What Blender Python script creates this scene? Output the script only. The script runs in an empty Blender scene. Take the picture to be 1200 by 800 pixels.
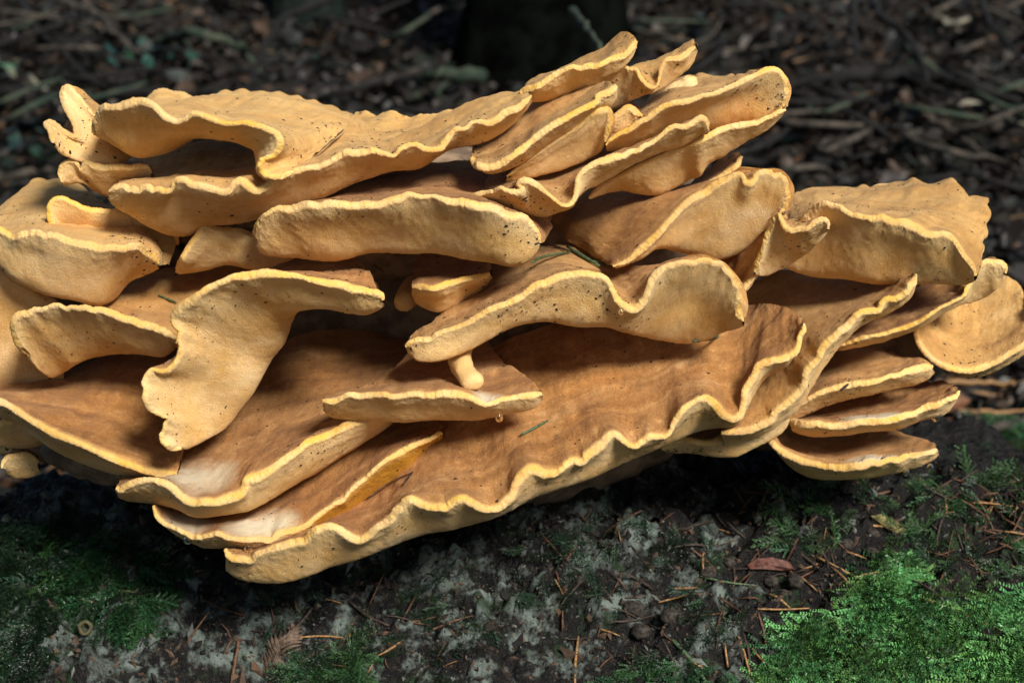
import bpy, math, random
import numpy as np
from mathutils import Vector
from mathutils.bvhtree import BVHTree
R = math.radians
random.seed(7); rng = np.random.default_rng(7)
scene = bpy.context.scene
COL = scene.collection

# ------------------------------------------------------------------ camera
CAMY, CAMZ, PITCH, FPX = -1.2, 0.7, R(15), 2000.0
cd = bpy.data.cameras.new('camera'); cam = bpy.data.objects.new('camera', cd); COL.objects.link(cam)
cam.location = (0, CAMY, CAMZ); cam.rotation_euler = (R(90) - PITCH, 0, 0)
cd.lens = 60; cd.sensor_width = 36; cd.clip_start = 0.01; cd.clip_end = 300
cd.dof.use_dof = True; cd.dof.focus_distance = 1.15; cd.dof.aperture_fstop = 8.5
scene.camera = cam

# ------------------------------------------------------------------ world, sun, exposure
SUN_EL, SUN_AZ = R(38), R(28)       # azimuth: degrees to the right of straight behind the camera
to_sun = Vector((math.sin(SUN_AZ) * math.cos(SUN_EL), -math.cos(SUN_AZ) * math.cos(SUN_EL), math.sin(SUN_EL)))
w = bpy.data.worlds.new("World"); scene.world = w; w.use_nodes = True
nt = w.node_tree; nt.nodes.clear()
sky = nt.nodes.new('ShaderNodeTexSky'); sky.sky_type = 'NISHITA'; sky.sun_disc = False
sky.sun_elevation = SUN_EL; sky.sun_rotation = math.atan2(to_sun.x, to_sun.y)
bg = nt.nodes.new('ShaderNodeBackground'); bg.inputs[1].default_value = 0.05
wo = nt.nodes.new('ShaderNodeOutputWorld')
nt.links.new(sky.outputs[0], bg.inputs[0]); nt.links.new(bg.outputs[0], wo.inputs[0])
sl = bpy.data.lights.new('sun', 'SUN'); sl.energy = 5.0; sl.angle = R(14); sl.color = (1, 0.94, 0.86)
so = bpy.data.objects.new('sun', sl); COL.objects.link(so)
so.rotation_euler = to_sun.to_track_quat('Z', 'Y').to_euler(); so.location = (1, -2, 3)
scene.view_settings.view_transform = 'Standard'; scene.view_settings.look = 'None'
scene.view_settings.exposure = 0.3; scene.view_settings.gamma = 1

# ------------------------------------------------------------------ helpers
def P(px, py, dcm):
    """world point on the vertical plane y = dcm centimetres, seen at photo pixel px,py"""
    a = (px - 600) / FPX; u = -(py - 400) / FPX
    dy = math.cos(PITCH) + u * math.sin(PITCH); dz = -math.sin(PITCH) + u * math.cos(PITCH)
    t = (dcm / 100 - CAMY) / dy
    return (a * t, CAMY + dy * t, CAMZ + dz * t)
def ray(px, py):
    a = (px - 600) / FPX; u = -(py - 400) / FPX
    return Vector((a, math.cos(PITCH) + u * math.sin(PITCH), -math.sin(PITCH) + u * math.cos(PITCH))).normalized()
def tag(o, label=None, cat=None, group=None, kind=None):
    if label: o['label'] = label
    if cat: o['category'] = cat
    if group: o['group'] = group
    if kind: o['kind'] = kind
    return o
def mesh_obj(name, V, F, mat, parent=None, smooth=True):
    me = bpy.data.meshes.new(name)
    V = np.asarray(V, dtype=np.float32).reshape(-1, 3)
    if isinstance(F, np.ndarray):
        k = F.shape[1]; n = F.shape[0]
        me.vertices.add(len(V)); me.vertices.foreach_set('co', V.ravel())
        me.loops.add(n * k); me.loops.foreach_set('vertex_index', F.astype(np.int32).ravel())
        me.polygons.add(n); me.polygons.foreach_set('loop_start', np.arange(0, n * k, k, dtype=np.int32))
        me.update(calc_edges=True)
    else:
        me.from_pydata(V.tolist(), [], F)
    me.polygons.foreach_set('use_smooth', np.full(len(me.polygons), smooth))
    if mat: me.materials.append(mat)
    o = bpy.data.objects.new(name, me); COL.objects.link(o)
    if parent: o.parent = parent
    return o
def fattr(me, name, vals, kind='FLOAT'):
    a = me.attributes.new(name, kind, 'POINT')
    if kind == 'FLOAT': a.data.foreach_set('value', np.asarray(vals, dtype=np.float32).ravel())
    else: a.data.foreach_set('color', np.asarray(vals, dtype=np.float32).ravel())
def _hash(i, j, k):
    n = (i * 374761393 + j * 668265263 + k * 2147483647 + 1013904223) & 0xffffffff
    n = ((n ^ (n >> 13)) * 1274126177) & 0xffffffff
    n = n ^ (n >> 16)
    return (n & 0xffff) / 65535.0 * 2 - 1
def noise(p, s):
    """smooth value noise in -1..1 at points p (...,3), frequency s"""
    q = np.asarray(p, dtype=np.float64) * s
    f = np.floor(q); t = q - f; t = t * t * (3 - 2 * t); i = f.astype(np.int64)
    r = 0
    for a in (0, 1):
        for b in (0, 1):
            for c in (0, 1):
                wgt = (t[..., 0] if a else 1 - t[..., 0]) * (t[..., 1] if b else 1 - t[..., 1]) * (t[..., 2] if c else 1 - t[..., 2])
                r = r + wgt * _hash(i[..., 0] + a, i[..., 1] + b, i[..., 2] + c)
    return r
def fbm(p, s, o=4):
    r = 0; a = 1
    for k in range(o): r = r + a * noise(np.asarray(p) + k * 17.3, s * 2 ** k); a *= 0.5
    return r
def hermite(pts, tk, q):
    """pts (K,...,3) at params tk, evaluated at q"""
    K = len(pts); m = np.zeros_like(pts)
    sl_ = [(pts[k + 1] - pts[k]) / (tk[k + 1] - tk[k]) for k in range(K - 1)]
    m[0] = sl_[0]; m[-1] = sl_[-1]
    for k in range(1, K - 1):
        h0 = tk[k] - tk[k - 1]; h1 = tk[k + 1] - tk[k]
        m[k] = (sl_[k - 1] * h1 + sl_[k] * h0) / (h0 + h1)
    idx = np.clip(np.searchsorted(tk, q, side='right') - 1, 0, K - 2)
    h = tk[idx + 1] - tk[idx]; t = (q - tk[idx]) / h
    sh = (-1,) + (1,) * (pts.ndim - 1)
    t = t.reshape(sh); h = h.reshape(sh)
    h00 = 2 * t**3 - 3 * t**2 + 1; h10 = t**3 - 2 * t**2 + t; h01 = -2 * t**3 + 3 * t**2; h11 = t**3 - t**2
    return h00 * pts[idx] + h10 * h * m[idx] + h01 * pts[idx + 1] + h11 * h * m[idx + 1]
def row3d(row):
    """[(px,py[,d])...] -> 3D points; missing depths are interpolated"""
    known = [(i, r[2]) for i, r in enumerate(row) if len(r) > 2]
    xi = [k[0] for k in known]; di = [k[1] for k in known]
    return np.array([P(r[0], r[1], np.interp(i, xi, di)) for i, r in enumerate(row)])
def resample(pts, n):
    if len(pts) == 2: return pts[0] + (pts[1] - pts[0]) * np.linspace(0, 1, n)[:, None]
    tk = np.concatenate([[0], np.cumsum(np.maximum(np.linalg.norm(np.diff(pts, axis=0), axis=1), 1e-4))])
    fine = hermite(pts, tk, np.linspace(0, tk[-1], n * 3))
    L = np.concatenate([[0], np.cumsum(np.linalg.norm(np.diff(fine, axis=0), axis=1))])
    q = np.linspace(0, L[-1], n)
    return np.stack([np.interp(q, L, fine[:, c]) for c in range(3)], 1)
def grid_faces(nu, nv, off=0, flip=False):
    i = np.arange(nu - 1)[:, None] * nv + np.arange(nv - 1)[None, :] + off
    f = np.stack([i, i + nv, i + nv + 1, i + 1], -1).reshape(-1, 4)
    return f[:, ::-1].copy() if flip else f
def tube(points, radii, sides=8, cap=True, rough=0.0, seed=0):
    """tapered tube through points -> (V,F)"""
    pts = [Vector(p) for p in points]; V = []; F = []
    for i, p in enumerate(pts):
        a = pts[max(i - 1, 0)]; b = pts[min(i + 1, len(pts) - 1)]
        d = (b - a).normalized()
        up = Vector((0, 0, 1)) if abs(d.z) < 0.9 else Vector((1, 0, 0))
        x = d.cross(up).normalized(); y = d.cross(x).normalized()
        for k in range(sides):
            an = 2 * math.pi * k / sides
            r = radii[i] * (1 + rough * math.sin(k * 2.7 + i * 1.3 + seed))
            V.append(tuple(p + x * math.cos(an) * r + y * math.sin(an) * r))
    for i in range(len(pts) - 1):
        for k in range(sides):
            a = i * sides + k; b = i * sides + (k + 1) % sides
            F.append((a, b, b + sides, a + sides))
    if cap:
        F.append(tuple(range(sides))[::-1]); n = (len(pts) - 1) * sides; F.append(tuple(range(n, n + sides)))
    return V, F
def smooth_path(pts, n):
    return [tuple(p) for p in resample(np.array([tuple(p) for p in pts], dtype=float), n)]

# ------------------------------------------------------------------ material helpers
def new_mat(name, rough=0.8, spec=0.3):
    m = bpy.data.materials.new(name); m.use_nodes = True
    n = m.node_tree.nodes; b = n['Principled BSDF']; b.inputs['Roughness'].default_value = rough
    b.inputs['Specular IOR Level'].default_value = spec
    return m, m.node_tree, b
def N(t, typ, **kw):
    n = t.nodes.new(typ)
    for k, v in kw.items():
        if k.startswith('i_'):
            key = k[2:].replace('_', ' '); n.inputs[key].default_value = v
        else: setattr(n, k, v)
    return n
def mix(t, fac, a, b, mode='MIX'):
    n = t.nodes.new('ShaderNodeMix'); n.data_type = 'RGBA'; n.blend_type = mode
    for s, v in ((n.inputs[0], fac), (n.inputs[6], a), (n.inputs[7], b)):
        if isinstance(v, (int, float)): s.default_value = v
        elif isinstance(v, tuple): s.default_value = (*v, 1) if len(v) == 3 else v
        else: t.links.new(v, s)
    return n.outputs[2]
def mth(t, op, a, b=0.0, c=0.0, clamp=False):
    n = t.nodes.new('ShaderNodeMath'); n.operation = op; n.use_clamp = clamp
    for s, v in zip(n.inputs, (a, b, c)):
        if isinstance(v, (int, float)): s.default_value = v
        else: t.links.new(v, s)
    return n.outputs[0]
def ramp(t, fac, stops, interp='LINEAR'):
    n = t.nodes.new('ShaderNodeValToRGB'); n.color_ramp.interpolation = interp
    e = n.color_ramp.elements
    while len(e) < len(stops): e.new(0.5)
    for k, (p, c) in enumerate(stops):
        e[k].position = p; e[k].color = (*c, 1) if isinstance(c, tuple) else (c, c, c, 1)
    t.links.new(fac, n.inputs[0]); return n.outputs[0]
def tnoise(t, vec, scale, detail=4, rough=0.55, dist=0.0):
    n = t.nodes.new('ShaderNodeTexNoise'); n.inputs['Scale'].default_value = scale
    n.inputs['Detail'].default_value = detail; n.inputs['Roughness'].default_value = rough
    n.inputs['Distortion'].default_value = dist
    t.links.new(vec, n.inputs['Vector']); return n.outputs[0]
def bump(t, b, height, strength, dist):
    n = t.nodes.new('ShaderNodeBump'); n.inputs['Strength'].default_value = strength; n.inputs['Distance'].default_value = dist
    t.links.new(height, n.inputs['Height']); t.links.new(n.outputs[0], b.inputs['Normal'])
def geo_pos(t): return t.nodes.new('ShaderNodeNewGeometry').outputs['Position']

# fungus skin: attributes across (signed metres from the rim, + = upper side), along (metres along rim), brown, milk
def fungus_material():
    m, t, b = new_mat('fungus_flesh', 0.72, 0.25)
    A = lambda nm: N(t, 'ShaderNodeAttribute', attribute_name=nm).outputs['Fac']
    v = A('across'); u = A('along'); brown = A('brown'); milk = A('milk')
    pos = geo_pos(t)
    oi = N(t, 'ShaderNodeObjectInfo')
    wob = tnoise(t, pos, 90, 3); fine = tnoise(t, pos, 700, 3, 0.65); mid = tnoise(t, pos, 28, 4, 0.6)
    vv = mth(t, 'ADD', v, mth(t, 'MULTIPLY', mth(t, 'SUBTRACT', wob, 0.5), 0.0045))
    vv = mth(t, 'ADD', vv, mth(t, 'MULTIPLY', mth(t, 'SUBTRACT', fine, 0.5), 0.0016))
    # radial / concentric fabric of the cap, warped so that it never runs straight
    w1 = mth(t, 'SUBTRACT', tnoise(t, pos, 24, 4, 0.65), 0.5); w2 = mth(t, 'SUBTRACT', tnoise(t, pos, 33, 4, 0.65, 0.6), 0.5)
    ru = mth(t, 'ADD', u, mth(t, 'MULTIPLY', w1, 0.030)); rv = mth(t, 'ADD', v, mth(t, 'MULTIPLY', w2, 0.035))
    cmb = N(t, 'ShaderNodeCombineXYZ'); t.links.new(mth(t, 'MULTIPLY', ru, 200.0), cmb.inputs[0]); t.links.new(mth(t, 'MULTIPLY', rv, 55.0), cmb.inputs[1]); t.links.new(mth(t, 'MULTIPLY', oi.outputs['Random'], 50.0), cmb.inputs[2])
    rad = tnoise(t, cmb.outputs[0], 1.0, 3, 0.6)
    cmb2 = N(t, 'ShaderNodeCombineXYZ'); t.links.new(mth(t, 'MULTIPLY', ru, 9.0), cmb2.inputs[0]); t.links.new(mth(t, 'MULTIPLY', rv, 85.0), cmb2.inputs[1]); t.links.new(mth(t, 'MULTIPLY', oi.outputs['Random'], 50.0), cmb2.inputs[2])
    con = tnoise(t, cmb2.outputs[0], 1.0, 3, 0.6)
    pat = mth(t, 'ADD', mth(t, 'MULTIPLY', rad, 0.17), mth(t, 'ADD', mth(t, 'MULTIPLY', con, 0.30), mth(t, 'ADD', mth(t, 'MULTIPLY', mid, 0.32), mth(t, 'MULTIPLY', fine, 0.21))))
    top0 = ramp(t, pat, [(0.37, (0.19, 0.09, 0.036)), (0.46, (0.33, 0.17, 0.073)), (0.54, (0.46, 0.255, 0.115)), (0.64, (0.68, 0.44, 0.24))])
    top = mix(t, brown, top0, ramp(t, pat, [(0.30, (0.50, 0.30, 0.14)), (0.46, (0.68, 0.44, 0.20)), (0.60, (0.80, 0.56, 0.27)), (0.72, (0.84, 0.62, 0.34))]))
    patp = mth(t, 'ADD', mth(t, 'MULTIPLY', rad, 0.10), mth(t, 'ADD', mth(t, 'MULTIPLY', con, 0.12), mth(t, 'ADD', mth(t, 'MULTIPLY', mid, 0.58), mth(t, 'MULTIPLY', fine, 0.20))))
    pore = ramp(t, patp, [(0.30, (0.58, 0.35, 0.14)), (0.44, (0.74, 0.49, 0.23)), (0.56, (0.81, 0.59, 0.33)), (0.70, (0.84, 0.66, 0.42))])
    bandw = mth(t, 'MULTIPLY_ADD', tnoise(t, pos, 14, 3, 0.6), 2.6, -0.25, clamp=False)
    vv = mth(t, 'MULTIPLY', vv, mth(t, 'MAXIMUM', bandw, 0.45))
    scale_v = mth(t, 'MULTIPLY_ADD', vv, 16.0, 0.5)         # 1 unit = 62 mm, rim at 0.5
    # profile over the rim: pore -> pale fringe -> yellow lip -> ochre -> cap
    marg0 = ramp(t, scale_v, [(0.10, (0.76, 0.52, 0.25)), (0.40, (0.83, 0.63, 0.37)), (0.49, (0.81, 0.60, 0.34)), (0.56, (0.72, 0.49, 0.25)), (0.62, (0.58, 0.35, 0.17))])
    marg1 = ramp(t, scale_v, [(0.10, (0.76, 0.52, 0.25)), (0.42, (0.82, 0.61, 0.34)), (0.490, (0.80, 0.57, 0.27)), (0.505, (0.80, 0.52, 0.17)), (0.535, (0.70, 0.45, 0.19))])
    marg = mix(t, ramp(t, tnoise(t, pos, 21, 4, 0.65), [(0.38, 0.05), (0.66, 1.0)]), marg0, marg1)
    mt = ramp(t, scale_v, [(0.52, 0.0), (0.62, 1.0)]); mu = ramp(t, scale_v, [(0.08, 1.0), (0.44, 0.0)])
    brown_c = mix(t, pat, (0.55, 0.25, 0.04), (0.82, 0.48, 0.10))
    bpos = mth(t, 'MAXIMUM', brown, 0.0); bneg = mth(t, 'MAXIMUM', mth(t, 'MULTIPLY', brown, -1.0), 0.0)
    pore2 = mix(t, bneg, mix(t, bpos, pore, brown_c), top0)
    marg = mix(t, mth(t, 'MULTIPLY', bpos, ramp(t, scale_v, [(0.40, 0.95), (0.485, 0.5), (0.5, 0.0)])), marg, brown_c)
    c = mix(t, mt, marg, top); c = mix(t, mu, c, pore2)
    # dark fibrils and small scales on the cap
    sc = ramp(t, tnoise(t, pos, 330, 3, 0.7), [(0.30, 1.0), (0.42, 0.0)])
    c = mix(t, mth(t, 'MULTIPLY', mth(t, 'MULTIPLY', sc, mt), 0.30), c, (0.16, 0.075, 0.035))
    # pale frosted grains
    gr = ramp(t, tnoise(t, pos, 620, 2, 0.6), [(0.66, 0.0), (0.74, 1.0)])
    c = mix(t, mth(t, 'MULTIPLY', gr, 0.42), c, (0.84, 0.72, 0.55))
    # stains on the pore side
    st = ramp(t, tnoise(t, pos, 45, 5, 0.65), [(0.54, 0.0), (0.70, 1.0)])
    c = mix(t, mth(t, 'MULTIPLY', mth(t, 'MULTIPLY', st, mu), 0.35), c, (0.42, 0.24, 0.09))
    bru = mth(t, 'MULTIPLY', ramp(t, tnoise(t, pos, 38, 5, 0.7), [(0.58, 0.0), (0.68, 1.0)]), ramp(t, scale_v, [(0.40, 0.0), (0.47, 1.0), (0.54, 1.0), (0.60, 0.0)]))
    c = mix(t, mth(t, 'MULTIPLY', bru, 0.55), c, (0.50, 0.27, 0.09))
    # exuded milky juice
    mk = mth(t, 'MULTIPLY', milk, ramp(t, tnoise(t, pos, 60, 4), [(0.33, 0.5), (0.45, 1.0)]), clamp=True)
    c = mix(t, mk, c, (0.76, 0.70, 0.54))
    h = N(t, 'ShaderNodeHueSaturation', i_Saturation=1.15); t.links.new(c, h.inputs['Color'])
    t.links.new(mth(t, 'MULTIPLY_ADD', oi.outputs['Random'], 0.16, 0.92), h.inputs['Value'])
    g2 = tnoise(t, pos, 1300, 3, 0.75)
    cc = mix(t, 1.0, h.outputs[0], ramp(t, g2, [(0.25, 0.72), (0.5, 0.98), (0.75, 1.18)]), 'MULTIPLY')
    blot = ramp(t, tnoise(t, pos, 16, 4, 0.6), [(0.35, (0.86, 0.80, 0.70)), (0.55, (1.0, 1.0, 1.0)), (0.7, (1.06, 0.98, 0.86))])
    t.links.new(mix(t, 1.0, cc, blot, 'MULTIPLY'), b.inputs['Base Color'])
    t.links.new(mth(t, 'MULTIPLY_ADD', mk, -0.45, 0.74), b.inputs['Roughness'])
    b.inputs['Subsurface Weight'].default_value = 0.12; b.inputs['Subsurface Radius'].default_value = (1.0, 0.5, 0.2); b.inputs['Subsurface Scale'].default_value = 0.004
    b.inputs['Sheen Weight'].default_value = 0.06
    hh = mth(t, 'ADD', mth(t, 'MULTIPLY', fine, 0.7), mth(t, 'ADD', mth(t, 'MULTIPLY', rad, 0.5), mth(t, 'MULTIPLY', tnoise(t, pos, 1500, 2), 0.5)))
    hh = mth(t, 'ADD', hh, mth(t, 'MULTIPLY', g2, 0.6)); bump(t, b, hh, 0.8, 0.0013)
    return m
M_FUN = fungus_material()

def simple(name, c1, c2, scale=60, rough=0.8, bumpd=0.001, spec=0.3, lo=0.4, hi=0.6, detail=5):
    m, t, b = new_mat(name, rough, spec); pos = geo_pos(t)
    n = tnoise(t, pos, scale, detail, 0.6)
    t.links.new(mix(t, ramp(t, n, [(lo, 0.0), (hi, 1.0)]), c1, c2), b.inputs['Base Color'])
    bump(t, b, n, 0.7, bumpd); return m
def vcol_mat(name, rough=0.7, spec=0.3, trans=0.0, bscale=400, bd=0.0004):
    m, t, b = new_mat(name, rough, spec)
    a = N(t, 'ShaderNodeAttribute', attribute_name='tone'); pos = geo_pos(t); n = tnoise(t, pos, bscale, 3)
    t.links.new(mix(t, 1.0, a.outputs['Color'], ramp(t, n, [(0.25, 0.55), (0.7, 1.25)]), 'MULTIPLY'), b.inputs['Base Color'])
    if trans:
        b.inputs['Subsurface Weight'].default_value = trans; b.inputs['Subsurface Scale'].default_value = 0.001
    bump(t, b, n, 0.5, bd)
    return m

# ================================================================== THE SETTING
def terrain_z(x, y):
    x = np.asarray(x, float); y = np.asarray(y, float)
    s = np.logaddexp(0, (y - 1.6) * 3) / 3
    z = 0.15 * s
    p = np.stack([x, y, np.zeros_like(x)], -1)
    return z + 0.05 * fbm(p, 0.9, 3) + 0.012 * fbm(p, 7, 3) - 0.02
def build_floor():
    ys = np.concatenate([np.linspace(-1.0, 7.0, 330), 7 + np.geomspace(0.05, 90, 60)])
    ys = np.concatenate([-1 - np.geomspace(0.05, 60, 30)[::-1], ys])
    xs = np.concatenate([-3 - np.geomspace(0.05, 80, 40)[::-1], np.linspace(-3, 3, 240), 3 + np.geomspace(0.05, 80, 40)])
    X, Y = np.meshgrid(xs, ys, indexing='ij'); Z = terrain_z(X, Y)
    m, t, b = new_mat('forest_soil', 0.9, 0.2); pos = geo_pos(t)
    n1 = tnoise(t, pos, 22, 6, 0.7); n2 = tnoise(t, pos, 3, 4)
    c = ramp(t, n1, [(0.3, (0.006, 0.005, 0.004)), (0.5, (0.016, 0.013, 0.010)), (0.66, (0.035, 0.027, 0.020)), (0.78, (0.06, 0.05, 0.04))])
    c = mix(t, ramp(t, n2, [(0.5, 0.0), (0.65, 0.6)]), c, (0.02, 0.035, 0.025))
    t.links.new(c, b.inputs['Base Color']); bump(t, b, n1, 0.8, 0.02)
    o = mesh_obj('forest_floor', np.stack([X, Y, Z], -1), grid_faces(len(xs), len(ys)), m)
    tag(o, kind='structure'); return o
floor = build_floor()
_fx = np.linspace(-3.5, 3.5, 281); _fy = np.linspace(-0.9, 12, 517); _X, _Y = np.meshgrid(_fx, _fy, indexing='ij')
bvh_floor = BVHTree.FromPolygons(np.stack([_X, _Y, terrain_z(_X, _Y)], -1).reshape(-1, 3).tolist(), grid_faces(281, 517).tolist())
def floor_hit(px, py, lift=0.0):
    h = bvh_floor.ray_cast(Vector((0, CAMY, CAMZ - lift)), ray(px, py))
    p = h[0] if h[0] is not None else Vector((0, CAMY, CAMZ - lift)) + ray(px, py) * 9
    return p + Vector((0, 0, lift))

# ------------------------------------------------------------------ stump
def stump_outline(th):
    c, s = np.cos(th), np.sin(th)
    rx = np.where(c > 0, 0.54, 0.44); ry = np.where(s > 0, 0.30, 0.27)
    r = 1 / np.sqrt((c / rx) ** 2 + (s / ry) ** 2)
    p = np.stack([c, s, np.zeros_like(c)], -1)
    return r * (1 + 0.05 * fbm(p, 2.2, 3) + 0.02 * noise(p, 9))
SC = np.array([-0.01, 0.09])
def build_stump():
    nu, nt_, ns = 720, 250, 70
    th = np.linspace(0, 2 * np.pi, nu, endpoint=False); r0 = stump_outline(th)
    rr = np.linspace(0.002, 1, nt_)
    X = SC[0] + np.cos(th)[:, None] * r0[:, None] * rr; Y = SC[1] + np.sin(th)[:, None] * r0[:, None] * rr
    fr_ = np.clip(0.03 - Y, 0, 1); Z = 0.215 + 0.10 * (Y - 0.05) - 0.30 * fr_ - 1.5 * fr_ ** 2 - 0.025 * rr ** 5
    Z += 0.012 * np.clip((X - 0.15) / 0.3, -1, 1)
    s = np.linspace(0, 1, ns + 1)[1:]
    flare = 1 + 0.16 * s ** 2.5 + 0.02 * s
    Xs = SC[0] + np.cos(th)[:, None] * r0[:, None] * flare; Ys = SC[1] + np.sin(th)[:, None] * r0[:, None] * flare
    Zs = Z[:, -1:] * (1 - s ** 1.1) - 0.06 * s
    X = np.concatenate([X, Xs], 1); Y = np.concatenate([Y, Ys], 1); Z = np.concatenate([Z, Zs], 1)
    p = np.stack([X, Y, Z], -1)
    side = np.clip((np.arange(X.shape[1]) - nt_ + 12) / 24, 0, 1)[None, :]
    bumps = 0.016 * fbm(p, 14, 2) + 0.0095 * fbm(p, 45, 2) + 0.0055 * fbm(p + 9, 120, 2) + 0.0016 * noise(p, 420)
    nrm = np.stack([np.cos(th)[:, None] * side, np.sin(th)[:, None] * side, (1 - side) * np.ones_like(X) + 0.15], -1)
    # bark ridges down the side
    ridge = noise(np.stack([np.cos(th)[:, None] * 14 + 0 * X, np.sin(th)[:, None] * 14 + 0 * X, Z * 6], -1), 1.0) * 0.02 * side
    p = p + nrm * (bumps + ridge)[..., None]
    nv = p.shape[1]
    i = np.arange(nu)[:, None]; j = np.arange(nv - 1)[None, :]
    a = i * nv + j; b_ = ((i + 1) % nu) * nv + j
    F = np.stack([a, a + 1, b_ + 1, b_], -1).reshape(-1, 4)
    # material: pale mould crust, humus, rotten wood
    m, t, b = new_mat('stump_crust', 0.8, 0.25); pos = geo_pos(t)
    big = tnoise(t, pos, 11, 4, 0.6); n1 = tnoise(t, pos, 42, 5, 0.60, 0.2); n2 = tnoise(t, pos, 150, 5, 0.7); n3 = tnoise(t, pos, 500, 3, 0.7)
    crust = mix(t, n1, (0.03, 0.043, 0.038), (0.19, 0.23, 0.205))  # mould colour kept dark and cool, painting in the shade on the stump
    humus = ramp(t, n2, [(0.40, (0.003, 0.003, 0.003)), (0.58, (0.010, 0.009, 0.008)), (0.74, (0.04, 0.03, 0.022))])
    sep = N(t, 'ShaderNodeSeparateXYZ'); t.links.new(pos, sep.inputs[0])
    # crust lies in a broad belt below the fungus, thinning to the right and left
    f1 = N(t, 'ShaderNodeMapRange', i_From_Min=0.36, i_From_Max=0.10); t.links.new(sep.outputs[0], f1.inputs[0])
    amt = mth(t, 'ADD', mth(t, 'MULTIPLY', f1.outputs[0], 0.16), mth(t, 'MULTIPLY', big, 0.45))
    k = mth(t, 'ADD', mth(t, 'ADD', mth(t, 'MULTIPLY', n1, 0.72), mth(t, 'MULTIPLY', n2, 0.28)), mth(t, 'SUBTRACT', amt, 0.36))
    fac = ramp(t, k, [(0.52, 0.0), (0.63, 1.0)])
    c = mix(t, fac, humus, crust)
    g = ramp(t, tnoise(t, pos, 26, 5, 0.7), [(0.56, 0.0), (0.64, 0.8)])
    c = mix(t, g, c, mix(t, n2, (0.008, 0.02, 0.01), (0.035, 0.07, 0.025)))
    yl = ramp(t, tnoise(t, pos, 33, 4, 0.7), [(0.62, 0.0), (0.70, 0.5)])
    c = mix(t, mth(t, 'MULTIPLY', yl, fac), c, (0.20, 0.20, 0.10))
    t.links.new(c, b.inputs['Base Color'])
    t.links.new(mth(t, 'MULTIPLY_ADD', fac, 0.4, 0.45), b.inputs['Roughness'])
    bump(t, b, mth(t, 'ADD', n2, mth(t, 'MULTIPLY', n3, 0.6)), 0.9, 0.004)
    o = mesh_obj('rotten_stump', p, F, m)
    tag(o, 'broad rotten tree stump crusted with pale mould and moss under the big shelf fungus', 'stump')
    return o, p.reshape(-1, 3), F
stump, SV, SF = build_stump()
bvh_stump = BVHTree.FromPolygons([tuple(v) for v in SV.tolist()], SF.tolist())
ORIG = Vector((0, CAMY, CAMZ))
def stump_hit(px, py):
    h = bvh_stump.ray_cast(ORIG, ray(px, py))
    return (h[0], h[1]) if h[0] is not None else (None, None)

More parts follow.
